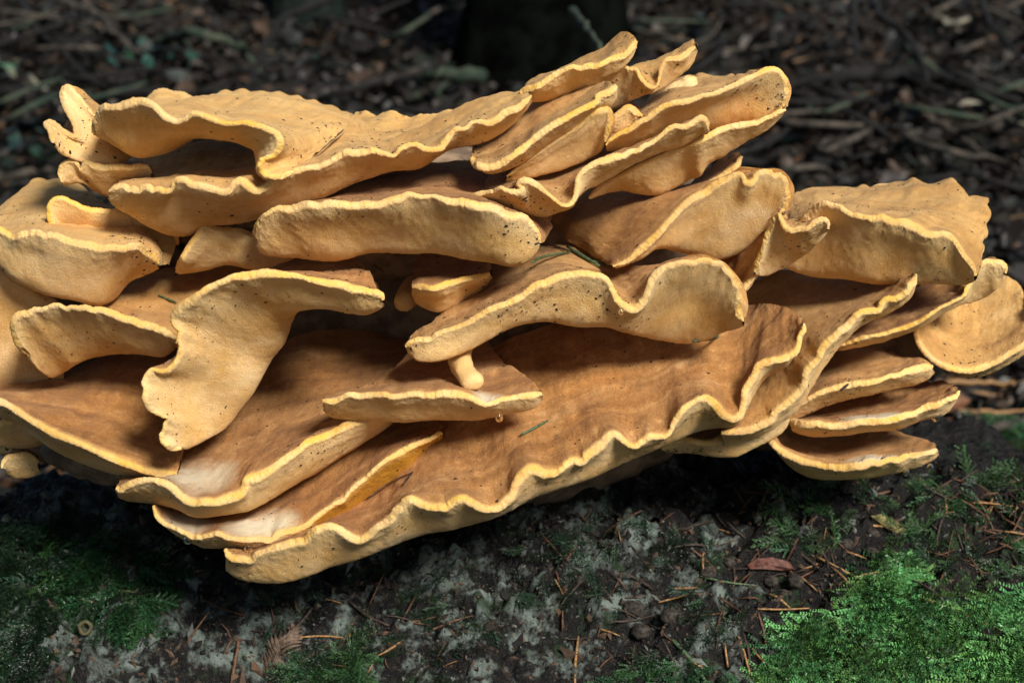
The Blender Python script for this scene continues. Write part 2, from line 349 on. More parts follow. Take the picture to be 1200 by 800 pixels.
# ================================================================== THE FUNGUS
root = bpy.data.objects.new('shelf_fungus', None); COL.objects.link(root)
root.location = P(600, 520, 6)
tag(root, 'giant ochre shelf fungus with many overlapping wavy yellow-rimmed caps growing on the stump', 'fungus')
ROOTLOC = np.array(root.location)
def hang(o):
    o.parent = root if o.parent is None else o.parent
SURF = []      # visible sample points: (pos, normal, side)
def cap(pale, rim, top, under, r=0.0022, brown=0.0, bstart=-1.0, milk=None, cren=1.0, label=None, wave=1.0, seed=[0]):
    seed[0] += 1; sd = seed[0]
    rim3 = row3d(rim); Lr = np.linalg.norm(np.diff(rim3, axis=0), axis=1).sum()
    nu = int(np.clip(Lr / 0.0008, 50, 1300)); nv = 30
    r *= .60 if r > .0022 else .8
    R0 = resample(rim3, nu); T0 = resample(row3d(top), nu); U0 = resample(row3d(under), nu)
    Mid = U0 * 0.5 + T0 * 0.5
    q = np.linspace(0, 1, nv) ** 1.55
    # upper sheet: slight dish behind the lip
    d1 = np.linalg.norm(T0 - R0, axis=1, keepdims=True)
    Tm = R0 * 0.5 + T0 * 0.5; Tm[:, 2] -= (d1 * 0.03)[:, 0] * wave
    sg = max(2.0, 0.012 / (Lr / nu)); kk = int(sg * 3); g = np.exp(-0.5 * (np.arange(-kk, kk + 1) / sg) ** 2); g /= g.sum()
    ext = np.concatenate([2 * R0[0] - R0[1:kk + 1][::-1] if kk < nu - 1 else np.tile(R0[0], (kk, 1)), R0, 2 * R0[-1] - R0[-kk - 1:-1][::-1] if kk < nu - 1 else np.tile(R0[-1], (kk, 1))])
    Rs = np.stack([np.convolve(ext[:, c], g, 'valid') for c in range(3)], 1)
    def smo(Z):
        e_ = np.concatenate([2 * Z[0] - Z[1:kk + 1][::-1], Z, 2 * Z[-1] - Z[-kk - 1:-1][::-1]]) if kk < nu - 1 else np.concatenate([np.tile(Z[0], (kk, 1)), Z, np.tile(Z[-1], (kk, 1))])
        return np.stack([np.convolve(e_[:, c], g, 'valid') for c in range(3)], 1)
    Ts = smo(T0)
    fr = np.clip(0.022 / (d1 + 1e-6), 0.12, 0.34); frm = float(np.median(fr))
    Rn = (Rs * .75 + R0 * .25) * (1 - frm) + T0 * frm; Tm = Rs * 0.5 + Ts * 0.5; T9 = Rs * .12 + Ts * .88; Tm[:, 2] -= (d1 * 0.03)[:, 0] * wave; Rn[:, 2] -= (d1 * 0.015)[:, 0] * wave
    TS = hermite(np.stack([R0, Rn, Tm, T9, T0]), np.array([0, frm, .5, .88, 1.]), q).transpose(1, 0, 2)
    du = np.linalg.norm(U0 - R0, axis=1).mean() + 1e-6; dm = np.linalg.norm(Mid - U0, axis=1).mean() + 1e-6; dt = np.linalg.norm(T0 - Mid, axis=1).mean() + 1e-6
    Lt = du + dm + dt
    # rows dense on rim->under
    nvu = 38
    q2 = np.concatenate([np.linspace(0, 1, 26) ** 1.3 * (du / Lt), (du + (dm + dt) * np.linspace(0, 1, 13)[1:]) / Lt])
    un_ = float(np.clip(0.014 / du, .25, .5)); Un = (Rs * .65 + R0 * .35) * (1 - un_) + U0 * un_
    US = hermite(np.stack([R0, Un, U0, Mid, T0]), np.array([0, un_ * du, du, du + dm, Lt]) / Lt, q2).transpose(1, 0, 2)
    def arc(S): return np.concatenate([np.zeros((nu, 1)), np.cumsum(np.linalg.norm(np.diff(S, axis=1), axis=2), axis=1)], 1)
    at, au = arc(TS), arc(US)
    along = np.concatenate([[0], np.cumsum(np.linalg.norm(np.diff(R0, axis=0), axis=1))])
    ends = np.minimum(along, along[-1] - along); endf = np.clip(ends / 0.006, 0.25, 1) ** 0.5
    # rim waves: crenulation + undulation, shared by both sheets near the rim
    out = R0 - (T0 * 0.5 + U0 * 0.5); out /= np.linalg.norm(out, axis=1, keepdims=True) + 1e-9
    lp = np.stack([along * 1.0, np.full(nu, sd * 3.7), np.zeros(nu)], 1)
    cr = (0.0010 * noise(lp, 110) + 0.0005 * noise(lp + 5, 300) + .0003 * noise(lp + 9, 900)) * cren * (0.6 + 0.9 * np.clip(noise(lp + 31, 25), -.5, 1))
    und = 0.0012 * noise(lp + 11, 45) * cren
    for S, a in ((TS, at), (US, au)):
        f1 = np.exp(-a / 0.007)[..., None]; f2 = np.exp(-a / 0.02)[..., None]
        S += f1 * (out * cr[:, None])[:, None, :] + f2 * np.stack([0 * und, 0 * und, und + cr * 0.6], 1)[:, None, :]
    def gnorm(S):
        gu = np.gradient(S, axis=0); gv = np.gradient(S, axis=1); n = np.cross(gu, gv)
        # degenerate columns: reuse
        l = np.linalg.norm(n, axis=2, keepdims=True); return n / np.maximum(l, 1e-12)
    NT = gnorm(TS); NU = -gnorm(US)
    NT[:, 0] = NT[:, 2]; NT[:, 1] = NT[:, 2]; NU[:, 0] = NU[:, 2]; NU[:, 1] = NU[:, 2]
    k = np.ones(9) / 9
    for c in range(3):   # soften normals along the rim so that the lip does not tear at folds
        for Nn in (NT, NU):
            for j in range(0, 5):
                pad = np.pad(Nn[:, j, c], 4, mode='edge'); Nn[:, j, c] = np.convolve(pad, k, 'valid')
    rr = (r * (1 + 0.38 * noise(lp + 23, 35) + .15 * noise(lp, 130)) * endf)[:, None]
    def lip(a): 
        x = np.clip(a / rr, 0, 1); base = np.sqrt(np.maximum(1 - (1 - x) ** 2, 0)) * rr
        swell = 0.03 * rr * np.exp(-((a - 1.2 * rr) / (1.1 * rr)) ** 2)
        return base + swell
    P3 = TS; rn = noise(np.stack([np.repeat(along[:, None], nv, 1) * 120, at * 14, np.full_like(at, sd)], -1), 1.0)
    cn = noise(np.stack([np.repeat(along[:, None], nv, 1) * 10, at * 90, np.full_like(at, sd)], -1), 1.0)
    far = np.clip(at / 0.02, 0, 1)
    dT = lip(at) + wave * far * (0.0006 * rn + 0.0007 * cn + 0.0018 * noise(TS, 38) + 0.0005 * noise(TS, 240))
    rn2 = noise(np.stack([np.repeat(along[:, None], len(q2), 1) * 70, au * 18, np.full_like(au, sd + 50)], -1), 1.0)
    faru = np.clip(au / 0.012, 0, 1)
    dU = lip(au) * np.clip(1.2 - au / 0.05, 0.25, 1) + faru * (0.00025 * rn2 + 0.0014 * noise(US, 42) + 0.0003 * noise(US, 300))
    TS = TS + NT * dT[..., None]; US = US + NU * dU[..., None]
    full = np.concatenate([US[:, ::-1], TS[:, 1:]], 1)     # under-root ... rim ... top-root
    across = np.concatenate([-au[:, ::-1], at[:, 1:]], 1)
    FN = gnorm(full)
    full = full + FN * (np.exp(-np.abs(across) / .012) * (0.00036 * noise(full, 620) + 0.00034 * noise(full, 1350)))[..., None]
    FN = gnorm(full)
    nf = full.shape[1]; ir = len(q2) - 1
    al = np.repeat(along[:, None], nf, 1)
    br = np.where(across < 0, brown * np.clip((along / along[-1] - bstart) / .12, 0, 1)[:, None], pale)
    mk = np.zeros_like(across)
    if milk:
        for (mx, my, md, mr) in milk:
            c0 = np.array(P(mx, my, md)); dd = full - c0; dd = dd * np.array([1, 0.8, 1.6])
            mk = np.maximum(mk, np.clip(1.5 - np.linalg.norm(dd, axis=2) / mr, 0, 1) * (across > 0.0015))
    mean = across.mean(0)
    j0 = int(np.argmin(np.abs(mean + 0.0045))); j1 = int(np.argmin(np.abs(mean - 0.0040)))
    j0 = min(j0, ir - 2); j1 = max(j1, ir + 2)
    def sub(name, a, b, parent, ends_too):
        S = full[:, a:b + 1]; n = b - a + 1
        V = S.reshape(-1, 3); F = grid_faces(nu, n); fl = [across[:, a:b + 1].ravel(), al[:, a:b + 1].ravel(), br[:, a:b + 1].ravel(), mk[:, a:b + 1].ravel()]
        nr = FN[:, a:b + 1].reshape(-1, 3)
        if ends_too:     # close both open ends of the whole lobe with strips
            off = len(V); exV = []; exF = []; exN = []; exA = []
            for col, sgn in ((0, 1), (nu - 1, -1)):
                tcol = TS[col]; ucol = US[col][np.linspace(0, len(q2) - 1, nv).round().astype(int)]
                st = np.stack([tcol, ucol], 1).reshape(-1, 3); base = off + len(exV) * nv * 2
                exV.append(st)
                i = np.arange(nv - 1) * 2 + base
                f = np.stack([i, i + 1, i + 3, i + 2], 1)
                exF.append(f if sgn > 0 else f[:, ::-1])
                nn = np.cross(tcol[nv // 2] - tcol[0], ucol[nv // 2] - tcol[0]); l = np.linalg.norm(nn)
                nn = nn / l if l > 0 else np.array([1, 0, 0])
                exN.append(np.tile(nn * (1 if sgn > 0 else -1), (nv * 2, 1))); exA.append(np.full(nv * 2, -0.01))
            V = np.concatenate([V] + exV); F = np.concatenate([F] + exF); nr = np.concatenate([nr] + exN)
            z = np.zeros(nv * 4); fl = [np.concatenate([fl[0]] + exA), np.concatenate([fl[1], z]), np.concatenate([fl[2], z + brown]), np.concatenate([fl[3], z])]
        o = mesh_obj(name, V - ROOTLOC, F, M_FUN, parent); me = o.data
        for nm, vals in zip(('across', 'along', 'brown', 'milk'), fl): fattr(me, nm, vals)
        nr = np.nan_to_num(nr); l = np.linalg.norm(nr, axis=1, keepdims=True); nr = np.where(l > 0.1, nr, [0, 0, 1])
        if not ends_too: me.normals_split_custom_set_from_vertices(nr.tolist())
        else: me.normals_split_custom_set_from_vertices(nr.tolist())
        return o
    o = sub('cap', j1, nf - 1, root, True)
    if label: o['label'] = label
    sub('margin', j0, j1, o, False); sub('pore_surface', 0, j0, o, False)
    SURF.append((full[:, j1:][::3, ::2].reshape(-1, 3), FN[:, j1:][::3, ::2].reshape(-1, 3), 1.0))
    SURF.append((full[:, 14:j0][::3, ::2].reshape(-1, 3), FN[:, 14:j0][::3, ::2].reshape(-1, 3), 0.0))
    return o
# every lobe is traced as three curves: growing rim, root line of the upper skin, lower line of the pore side
# ---- top left
cap(0.8, [(535,131,12),(527,130),(519,132),(512,136),(505,136),(498,134),(492,136),(482,140),(475,137),(466,133),(458,131),(450,134),(445,137),(436,134),(430,131),(424,133),(418,133,14)],
    [(520,150,6),(480,168,5),(447,178,4),(425,165,6),(405,142,12)],
    [(535,145,13),(500,150,14),(450,150,14),(418,145,14)], brown=.3, r=.002)
cap(0.9, [(240,124,14),(231,117),(222,112),(216,108),(210,107),(200,107),(192,104),(184,106),(177,111),(170,117,14)],
    [(245,135,8),(210,135,8),(175,126,8)], [(240,130,15),(205,128,15),(170,124,15)], r=.0024)
cap(0.5, [(62,168,-3),(59,156),(54,144,-1),(57,143),(64,146),(72,152),(88,159,-1),(87,146),(78,130),(73,118),(73,103,1),(77,99),(83,101),(87,110),(94,120),(103,128),(107,136),(112,139,1)],
    [(64,165,1),(62,150,3),(75,150,5),(90,155,5),(88,130,5),(82,104,5),(97,112,5),(110,121,4),(124,132,3)],
    [(66,172,-2),(76,181),(90,188,-1),(105,192),(122,194,0),(145,190,1),(158,182,2),(150,170,0),(130,160,0),(118,150,0),(112,143,1)], r=.0024)
cap(0, [(72,214,-1),(69,202),(75,189),(82,187),(90,191),(94,199),(100,190),(110,194),(129,196),(150,197),(174,196,-1),(178,203)],
    [(78,210,4),(78,195,5),(100,185,6),(140,188,6),(172,192,5),(180,200,3)],
    [(75,217,0),(95,214,0),(110,222,1),(127,230,1),(150,224,2),(178,207,0)], brown=-.6)
cap(0.85, [(108,156,-4),(111,141),(117,128),(123,123,-6),(130,124),(141,124),(150,121),(162,117),(171,119),(180,124),(192,137,-8),(207,143),(216,139),(225,132),(232,132),(240,135),(264,144,-9),(288,143),(300,146),(312,150),(325,157,-9),(329,164),(328,173),(319,182),(306,187),(303,196),(309,205),(321,208,-9),(334,205),(345,201,-8)],
    [(120,135,-2),(140,123,2),(162,119,5),(200,126,8),(231,118,11),(246,113,13),(258,111,14),(264,108),(272,110),(285,106,15),(294,110),(303,107),(318,110,15),(328,109),(338,114),(348,113),(360,118,14),(368,118),(378,123),(388,124,14),(402,132,12),(405,150,5),(385,170,-1),(350,195,-6)],
    [(110,158,-3),(122,163),(135,169,-3),(162,182,-2),(180,180,-2),(204,171,-2),(216,165,-2),(258,165,-3),(282,170,-4),(296,178,-5),(300,190,-6),(304,203,-7),(322,211,-7.5),(345,204,-7)])
cap(0.7, [(127,224,-6),(134,219),(147,217),(151,221),(156,220),(163,222),(168,218),(174,218),(180,223),(186,221),(192,224,-7),(200,222),(204,211),(208,208),(216,208),(224,214),(234,216),(250,222),(267,224,-8),(274,215),(281,211),(290,217),(300,224),(309,221),(324,210),(340,203),(360,197,-8),(372,195),(387,188),(399,180),(420,180),(441,178,-7),(450,181),(462,183),(470,174),(480,168),(488,168),(498,173),(508,176),(516,175,-6),(524,164),(534,151),(546,150),(553,143),(562,142),(573,144),(583,140),(592,131),(603,129,-4),(614,122),(623,113,-3)],
    [(150,196,5),(200,178,9),(260,166,11),(300,176,9),(335,165,6),(360,126,13),(370,120),(379,127),(388,124),(394,130),(404,132,14),(415,139),(430,150,9),(447,172,4),(475,160),(507,145,4),(540,126,4),(560,117),(582,114,3),(605,111),(618,107,0)],
    [(128,231,-5),(144,248,-3),(168,263,-2),(192,272,-2),(216,275,-2),(240,267),(300,257,-3),(360,240,-3),(420,213,-3),(462,200,-3),(492,197,-2),(522,179,-2),(570,164,-1),(600,143,-1),(622,120,-1)])
# ---- left, second storey
cap(0, [(64,271,-1),(57,252,-1),(59,238),(72,231),(85,236),(99,243,-1),(118,245),(135,246),(150,250),(168,260),(190,268),(210,275,2)],
    [(70,268,4),(66,245,5),(80,238,6),(110,246,7),(150,254,8),(215,268,8)],
    [(68,275,0),(80,284,1),(110,290,1),(140,288,1),(165,286,2),(210,286,3)], brown=-.9, r=.002)
cap(0.8, [(-24,264,-4),(-10,268),(2,270),(10,274),(18,278),(30,273),(45,272,-6),(52,276),(60,275),(75,279),(90,284),(106,286),(120,290),(132,289),(144,291,-6),(153,288),(162,287),(168,292),(176,297),(186,309,-3)],
    [(-28,262,4),(-4,258,6),(4,246),(18,228,10),(30,219),(45,211,12),(54,214),(66,212,12),(90,217,12),(105,226,9),(125,240,6),(160,258,3),(190,262,2),(205,285,1),(196,310,0)],
    [(-20,300,-3),(-5,306),(18,328,-3),(45,343,-3),(84,353,-3),(120,358,-2),(135,350,-1),(150,333,0),(170,322,0),(186,315,0)])
cap(0, [(207,319,-1),(210,308),(214,300,-3),(222,287),(230,277),(238,265,-3),(254,268),(270,268),(290,273),(310,275),(345,280,0)],
    [(215,310,5),(225,285,6),(240,268,7),(280,270,8),(345,280,6)],
    [(212,321,0),(240,315,0),(262,309),(290,312,0),(330,318,1),(345,300,2)], r=.0022)
# ---- long front shelf
cap(0, [(301,281,-10),(299,270),(302,259),(312,250,-12),(319,246),(327,243),(338,244),(348,243),(354,240),(360,239),(374,241),(387,237,-13),(400,240),(411,242),(432,239),(444,238),(456,234),(468,232),(480,228,-13),(492,231),(504,231),(516,233),(528,236),(540,236),(552,240),(564,242,-12.5),(574,243),(582,245),(590,250),(600,253),(610,254),(618,258),(625,267),(631,274),(633,284,-9.5)],
    [(310,275,-5),(320,240,2),(360,225,4),(420,205,6),(480,197,7),(560,190,7),(610,205,6),(640,240,3),(640,275,-4)],
    [(303,287,-9),(310,294),(324,299,-9),(354,302),(390,304,-9),(410,301),(426,297),(450,295,-8),(480,295),(510,297),(540,301,-8),(570,304),(600,309,-9),(618,304),(633,288,-9)])
# ---- upper right fan
cap(0.6, [(607,114,0),(615,105),(628,101,-1),(642,92),(655,84),(662,82),(670,79),(680,80),(690,77),(700,77),(706,74,-1),(714,69),(722,66),(731,65,0),(738,59),(743,52),(746,46,1)],
    [(608,110,4),(625,92,6),(650,83),(679,75,6),(692,69),(703,64,5),(714,52),(727,40,4),(736,38,3),(744,43,2)],
    [(609,117,1),(640,117,2),(670,109,2),(695,103,2),(710,89,1),(730,77,1),(745,54,1)], r=.0027)
cap(0.6, [(700,96,2),(706,90),(722,80,2),(730,78),(737,81),(746,82),(750,92),(756,100,1),(762,105),(768,105,1),(772,98),(773,88),(775,79),(780,71),(788,70,2),(795,70),(803,66),(808,60),(815,57,3)],
    [(704,90,6),(722,80,7),(740,79),(748,75,7),(765,70,7),(784,63,7),(795,60),(802,54),(811,50,6),(816,53,4)],
    [(700,104,3),(712,127,4),(724,127,4),(740,117,3),(752,112,3),(764,109,2),(773,104,3),(782,98,4),(792,89,4),(803,80,4),(816,60,4)], r=.0025)
cap(0, [(760,128,8),(766,118),(775,108),(785,101),(797,97),(806,91,8),(816,90)],
    [(765,125,12),(780,105,12),(800,92,12),(816,88,11)], [(762,136,7),(790,126,7),(820,106,7)], brown=-.8, r=.0015)
cap(0, [(714,152,1),(718,140),(726,131),(736,124),(744,129),(753,136,1)], [(718,148,5),(736,122,6),(754,134,5)], [(716,155,2),(730,154,2),(753,140,2)], r=.0022)
cap(0.55, [(710,170,-4),(716,163),(725,156),(736,151,-4),(748,143),(760,137),(769,130),(778,124,-4),(792,120),(808,117),(820,112),(835,111),(848,105),(862,98,-3),(870,93),(880,88),(888,85),(898,81),(906,81),(914,84),(918,90),(922,94,-2),(921,101),(923,108),(920,117),(916,125),(911,131,-1)],
    [(714,160,2),(750,130,8),(765,113),(778,103,10),(790,97),(800,91,11),(807,88),(814,89,11),(820,87),(828,89,11),(838,91),(850,91,11),(856,88),(862,91,9),(880,84,6),(900,80,3),(916,84,2),(925,100,2),(921,125,1)],
    [(712,179,-1),(740,172,0),(780,159,1),(820,152,1),(860,147,1),(890,141,0),(911,134,0)])
cap(0.5, [(690,233,-2),(700,222,-2),(730,205,-2),(770,185,-2),(800,172,-2),(822,163,-3),(828,160),(835,156),(842,151),(850,149),(865,147),(880,146),(886,145),(893,142),(900,138),(906,136,-2),(913,133),(920,131,-1)],
    [(705,215,5),(760,185,6),(820,160,6),(860,146,6),(882,138,5),(892,130),(902,124,4),(908,121,3),(912,130,2)],
    [(700,228,0),(730,224,1),(772,228,1),(797,216,1),(808,210,1),(822,206,0),(830,193,0),(848,181),(865,171,0),(898,153,0),(920,135,0)])
cap(0, [(790,238,2),(815,225,2),(835,212),(855,200),(864,194,2),(867,187),(869,182,3)], [(795,228,7),(820,205,8),(845,190,8),(866,178,6)], [(800,242,4),(835,226,4),(868,200,4)], brown=-1, r=.0018)
cap(0, [(594,205,-4),(640,172,-4),(665,155),(682,144,-4),(690,134),(700,129,-4),(708,128),(714,128),(715,136),(716,142),(713,150),(711,158),(709,168,-3)],
    [(600,190,4),(660,150,5),(700,130,4),(715,128,2),(719,140,1),(714,160,0)],
    [(592,213,-2),(630,206,-2),(670,194,-1),(695,183,-1),(708,173,-2)])
cap(0.5, [(552,185,-6),(555,191),(560,194,-8),(576,196,-8),(588,192),(598,186,-8),(612,175),(625,164,-7),(640,153),(655,143),(667,137),(679,131,-6),(688,127),(695,124),(699,120),(700,113),(706,110),(714,107),(720,103),(722,99,-4)],
    [(553,178,0),(570,160,4),(600,138,5),(628,117,5),(650,112),(682,107,3),(690,104),(700,102,1),(710,98),(718,96,-3)],
    [(556,190,-4),(572,201,-5),(600,196,-4),(640,171,-3),(680,146,-3),(695,131,-3),(706,127,-3),(716,121,-3),(723,105,-3)], r=.0034)
cap(0.3, [(549,237,-7),(553,231),(558,228),(570,224),(579,223),(588,221,-9),(595,226),(603,227),(610,225),(611,219),(607,214),(612,210),(620,210,-9),(631,216),(640,224),(650,233),(660,240,-9),(667,240),(673,234),(676,222),(677,209,-8),(684,200),(694,193),(710,188),(720,183),(730,181,-7),(738,176),(748,175),(754,170),(762,167),(775,157),(783,150),(791,146),(800,147),(808,145),(814,141),(820,138,-5),(826,139),(830,144),(829,151,-4)],
    [(552,232,-2),(580,203,4),(619,188,6),(670,173,7),(709,170,6),(748,161,5),(787,145,3),(815,137,0),(829,142,-2)],
    [(552,240,-6),(570,244),(588,246,-6),(610,250,-6),(630,252,-6),(655,247,-5),(672,241,-5),(680,229,-5),(700,217,-4),(730,199,-4),(772,178,-3),(800,168,-3),(822,156,-3),(830,152,-4)])
cap(0.15, [(718,310,-5),(724,309),(734,307),(746,299,-5),(753,292),(760,286),(768,278),(776,270,-5),(783,261),(790,254),(798,244,-4),(812,232),(820,227),(830,222,-3),(838,215),(847,210),(856,206),(864,201),(869,202),(872,206),(874,212),(879,215,-3.5),(884,212),(887,205),(892,202),(903,201,-3),(908,205),(914,204),(920,208),(923,214),(922,222),(924,230),(920,242),(914,251,-2)],
    [(705,305,0),(660,270,6),(640,240,8),(690,225,9),(740,224,9),(765,227),(790,228,8),(810,220),(830,211,6),(848,203),(866,196,3),(895,198,2),(915,200,2),(926,215,2),(925,246,1)],
    [(722,312,-4),(746,302,-3),(760,293,-2.5),(772,290,-2),(790,292,0),(812,298,1),(840,304,1),(864,298,1),(890,277,0),(905,262,-1),(914,253,-1)])
cap(0, [(866,343,-2),(872,338),(878,331),(885,317),(890,306,-2),(895,294),(899,282,-2),(898,270)], [(855,325,2),(842,303,3),(865,290,3),(890,268,2)], [(869,345,-1),(893,312,0),(902,275,0)], r=.0018)
# ---- right group
cap(0.5, [(884,320,-3),(888,306),(892,295),(900,272),(906,260),(912,250,-5),(915,258),(919,266),(925,270),(936,269),(946,268,-6),(953,262),(960,258),(967,257),(971,261),(970,269)],
    [(890,310,2),(905,265,2),(913,246,2),(930,262,1),(950,256,1),(967,255,-2),(972,262,-2)],
    [(886,323,-2),(905,321,-1),(918,315,-1),(935,303),(947,293,-3),(960,281,-4),(970,272,-4)])
cap(0.6, [(922,280,-1),(934,268,-2),(942,260),(951,249,-3),(958,242),(967,238,-4),(976,241),(984,243),(995,250),(1008,253,-5),(1022,256),(1035,255),(1045,260),(1056,259),(1066,263),(1074,266,-5),(1083,272),(1095,273),(1104,272),(1112,275),(1118,282),(1123,291),(1129,300),(1136,307),(1142,314,-4),(1143,322)],
    [(920,250,6),(915,240,9),(928,230),(942,225,12),(965,223),(990,219,13),(1004,220),(1012,217),(1020,220),(1027,217,13),(1040,215),(1050,212,13),(1060,212),(1071,209,12),(1078,213),(1084,216),(1090,217,11),(1100,213,11),(1108,211),(1115,210,10),(1122,218),(1128,230,8),(1134,234),(1142,233,7),(1150,233),(1158,234,6),(1156,241),(1160,250,4),(1154,262),(1156,272,2),(1150,282),(1154,291,0),(1148,300),(1151,310,-1)],
    [(915,313,0),(940,319,1),(960,324,1),(1008,329,0),(1050,331,0),(1090,332,-1),(1128,332,-2),(1142,326,-3)])
cap(0, [(1120,350,2),(1130,333,1),(1145,315),(1155,306),(1165,307),(1173,307),(1179,313,1),(1178,320)], [(1125,340,6),(1145,312,7),(1158,304,7),(1172,306,5),(1180,313,3)], [(1115,355,3),(1130,356,3),(1152,349,3),(1168,336,2),(1179,322,2)], r=.0025)
cap(0, [(975,405,-1),(998,401),(1020,396,-2),(1035,392),(1050,387),(1068,381),(1086,372,-2),(1098,364),(1110,358),(1122,352),(1131,345,-1),(1133,338),(1139,331,0)],
    [(960,385,6),(1000,360,8),(1060,335,8),(1120,325,6),(1136,325,4)], [(977,411,0),(1022,403,0),(1052,394,0),(1088,379,0),(1112,364,0),(1137,345,1)], r=.0024)
cap(0.6, [(1082,372,4),(1075,380),(1073,390,3),(1076,402,2),(1086,415),(1097,424),(1110,430,1),(1123,434),(1137,435),(1150,431),(1170,423),(1182,415),(1200,404,2),(1208,385,4),(1207,360,6)],
    [(1084,367,8),(1101,360,10),(1120,355,11),(1140,348,12),(1160,335,13),(1176,327,13),(1191,334,12),(1203,350,9)],
    [(1085,382,7),(1080,398,6),(1090,418,5),(1112,435,5),(1138,441,5),(1172,430,5),(1202,410,6),(1209,388,7)], label='round cap standing apart at the far right of the cluster')
cap(0.45, [(845,508,-6),(860,506),(876,503),(890,498),(904,491,-6),(909,482),(920,474),(930,466),(938,459),(943,451),(944,438),(951,428),(960,419,-6),(963,410),(968,404),(978,396),(984,389),(992,384),(1000,373),(1008,366,-5),(1020,364),(1031,363),(1033,356),(1037,351),(1050,351),(1056,348),(1063,344,-4),(1066,337),(1071,332),(1073,322,-3)],
    [(850,480,0),(868,430,3),(866,380,7),(866,345,10),(890,330,11),(912,320,11),(960,327,10),(1008,330,6),(1035,329,3),(1054,323,1),(1069,319,0)],
    [(850,522,-3),(885,512,-3),(912,497,-3),(935,478,-3),(950,452,-3),(967,426,-3),(987,400,-3),(1014,378,-2),(1042,367,-2),(1066,349,-2),(1074,330,-2)])
cap(0, [(775,525,-4),(788,518),(802,516),(818,519),(832,519),(848,511),(862,513),(876,510),(893,507,-3),(905,494),(925,478)], [(780,505,1),(830,490,2),(880,470,3),(920,460,2)], [(785,529,-2),(810,529),(840,533,-2),(866,533,-2),(884,524,-2),(898,516,-2),(912,508),(925,492,-2)])
cap(0.25, [(893,502,0),(905,488),(921,479,-2),(940,470),(960,461,-3),(980,455),(999,449),(1016,448),(1032,446,-3),(1042,442),(1052,441),(1060,436),(1070,434),(1080,431),(1088,430),(1093,431,-1)],
    [(900,480,5),(950,420,9),(981,404,9),(1020,407,8),(1040,412),(1056,418,5),(1072,421),(1089,426,1)],
    [(895,510,1),(930,488,0),(969,475,0),(1008,464,0),(1050,455,0),(1080,445,0),(1094,436,0)], r=.0036)
cap(0, [(925,492,-1),(945,498,-3),(956,497),(966,499),(986,499),(1008,495,-4),(1026,495),(1044,491),(1058,487),(1071,485),(1082,479),(1098,476),(1108,470),(1119,466),(1122,462),(1124,457,-1)],
    [(935,480,7),(1000,455,9),(1050,447),(1062,446,8),(1092,450,5),(1104,449),(1112,453,3),(1122,455,1)],
    [(930,502,0),(954,508,0),(990,509,0),(1020,506,0),(1056,501,0),(1080,492,0),(1110,482,0),(1124,462,0)], r=.0036, milk=[(1010,490,-3,.012),(1040,485,-3,.010)])
cap(0.2, [(900,507,0),(905,520,-2),(915,529),(925,535),(942,542,-3),(956,545),(969,547),(990,549),(1008,547,-4),(1020,542),(1030,543),(1042,538),(1052,539),(1062,534),(1074,533),(1086,530),(1094,528),(1098,525,-1)],
    [(905,495,8),(950,505,9),(1000,504,9),(1050,508,7),(1080,517,4),(1097,523,1)],
    [(902,513,1),(920,541,0),(948,558,0),(990,561,0),(1032,557,0),(1062,549,0),(1085,540,0),(1099,530,0)], r=.0036, milk=[(1015,540,-3,.012),(1040,534,-3,.010)])
# ---- middle
cap(0.3, [(475,406,-10.5),(477,402),(483,398),(490,396),(500,398),(507,396),(511,391),(518,388),(530,385),(549,378),(560,371),(570,365,-11),(582,360),(594,356),(606,350),(618,342),(628,334),(640,331),(650,326),(660,322,-11),(672,320),(684,318),(696,320),(707,322),(714,328),(718,337),(722,348),(730,358),(739,363,-11),(748,361),(755,353),(760,341),(765,327),(772,319),(780,313),(790,311),(802,308,-11),(812,308),(820,304),(829,303),(836,307),(845,308),(850,315),(857,321),(861,330),(866,336),(866,345),(868,353),(863,362),(871,376,-8)],
    [(482,395,-8),(507,378,-5),(525,362,-2),(540,335,1),(576,318,3),(600,305,4),(619,290,5),(645,289),(670,288,6),(712,299,4),(728,306,2),(745,317,0),(760,318,0),(775,311,0),(802,304,-2),(828,300,-4),(850,309,-5),(868,335,-5),(872,370,-6)],
    [(478,414,-9.5),(492,422,-10),(516,421,-10),(555,407,-9),(600,384,-8),(634,377,-8),(682,383,-8),(712,383,-8),(728,388,-7.5),(748,393,-6),(775,399,-5),(800,403,-4),(830,398,-5),(850,389,-6),(871,380,-7)])
cap(0, [(483,338,-7),(494,337),(504,337,-8),(514,335),(522,332),(536,328),(549,325),(560,324),(574,320,-6)],
    [(484,310,0),(500,298,2),(560,298,2),(575,316,-2)], [(483,347,-5),(492,358,-4),(510,363,-4),(531,359),(549,347,-3),(564,337),(576,325,-4)], r=.002)
cap(0, [(378,469,-12),(386,470),(399,467),(410,463),(424,464),(436,462),(450,461,-13),(460,464),(468,463),(486,461),(504,463),(520,461),(537,462),(555,468),(563,473),(570,475,-13),(578,472),(588,467),(598,466),(609,464),(622,463),(635,461,-11)],
    [(384,465,-9),(410,460,-7),(441,455,-6),(465,435,-3),(485,415,1),(515,402,4),(564,401,3),(579,415,0),(594,428,-3),(618,446,-7),(632,458,-10)],
    [(380,479,-11),(390,488,-10),(426,491),(480,492,-10),(534,492),(561,492,-10),(582,487),(624,475,-10),(635,467,-10)], r=.0022, milk=[(568,470,-12,.010)])
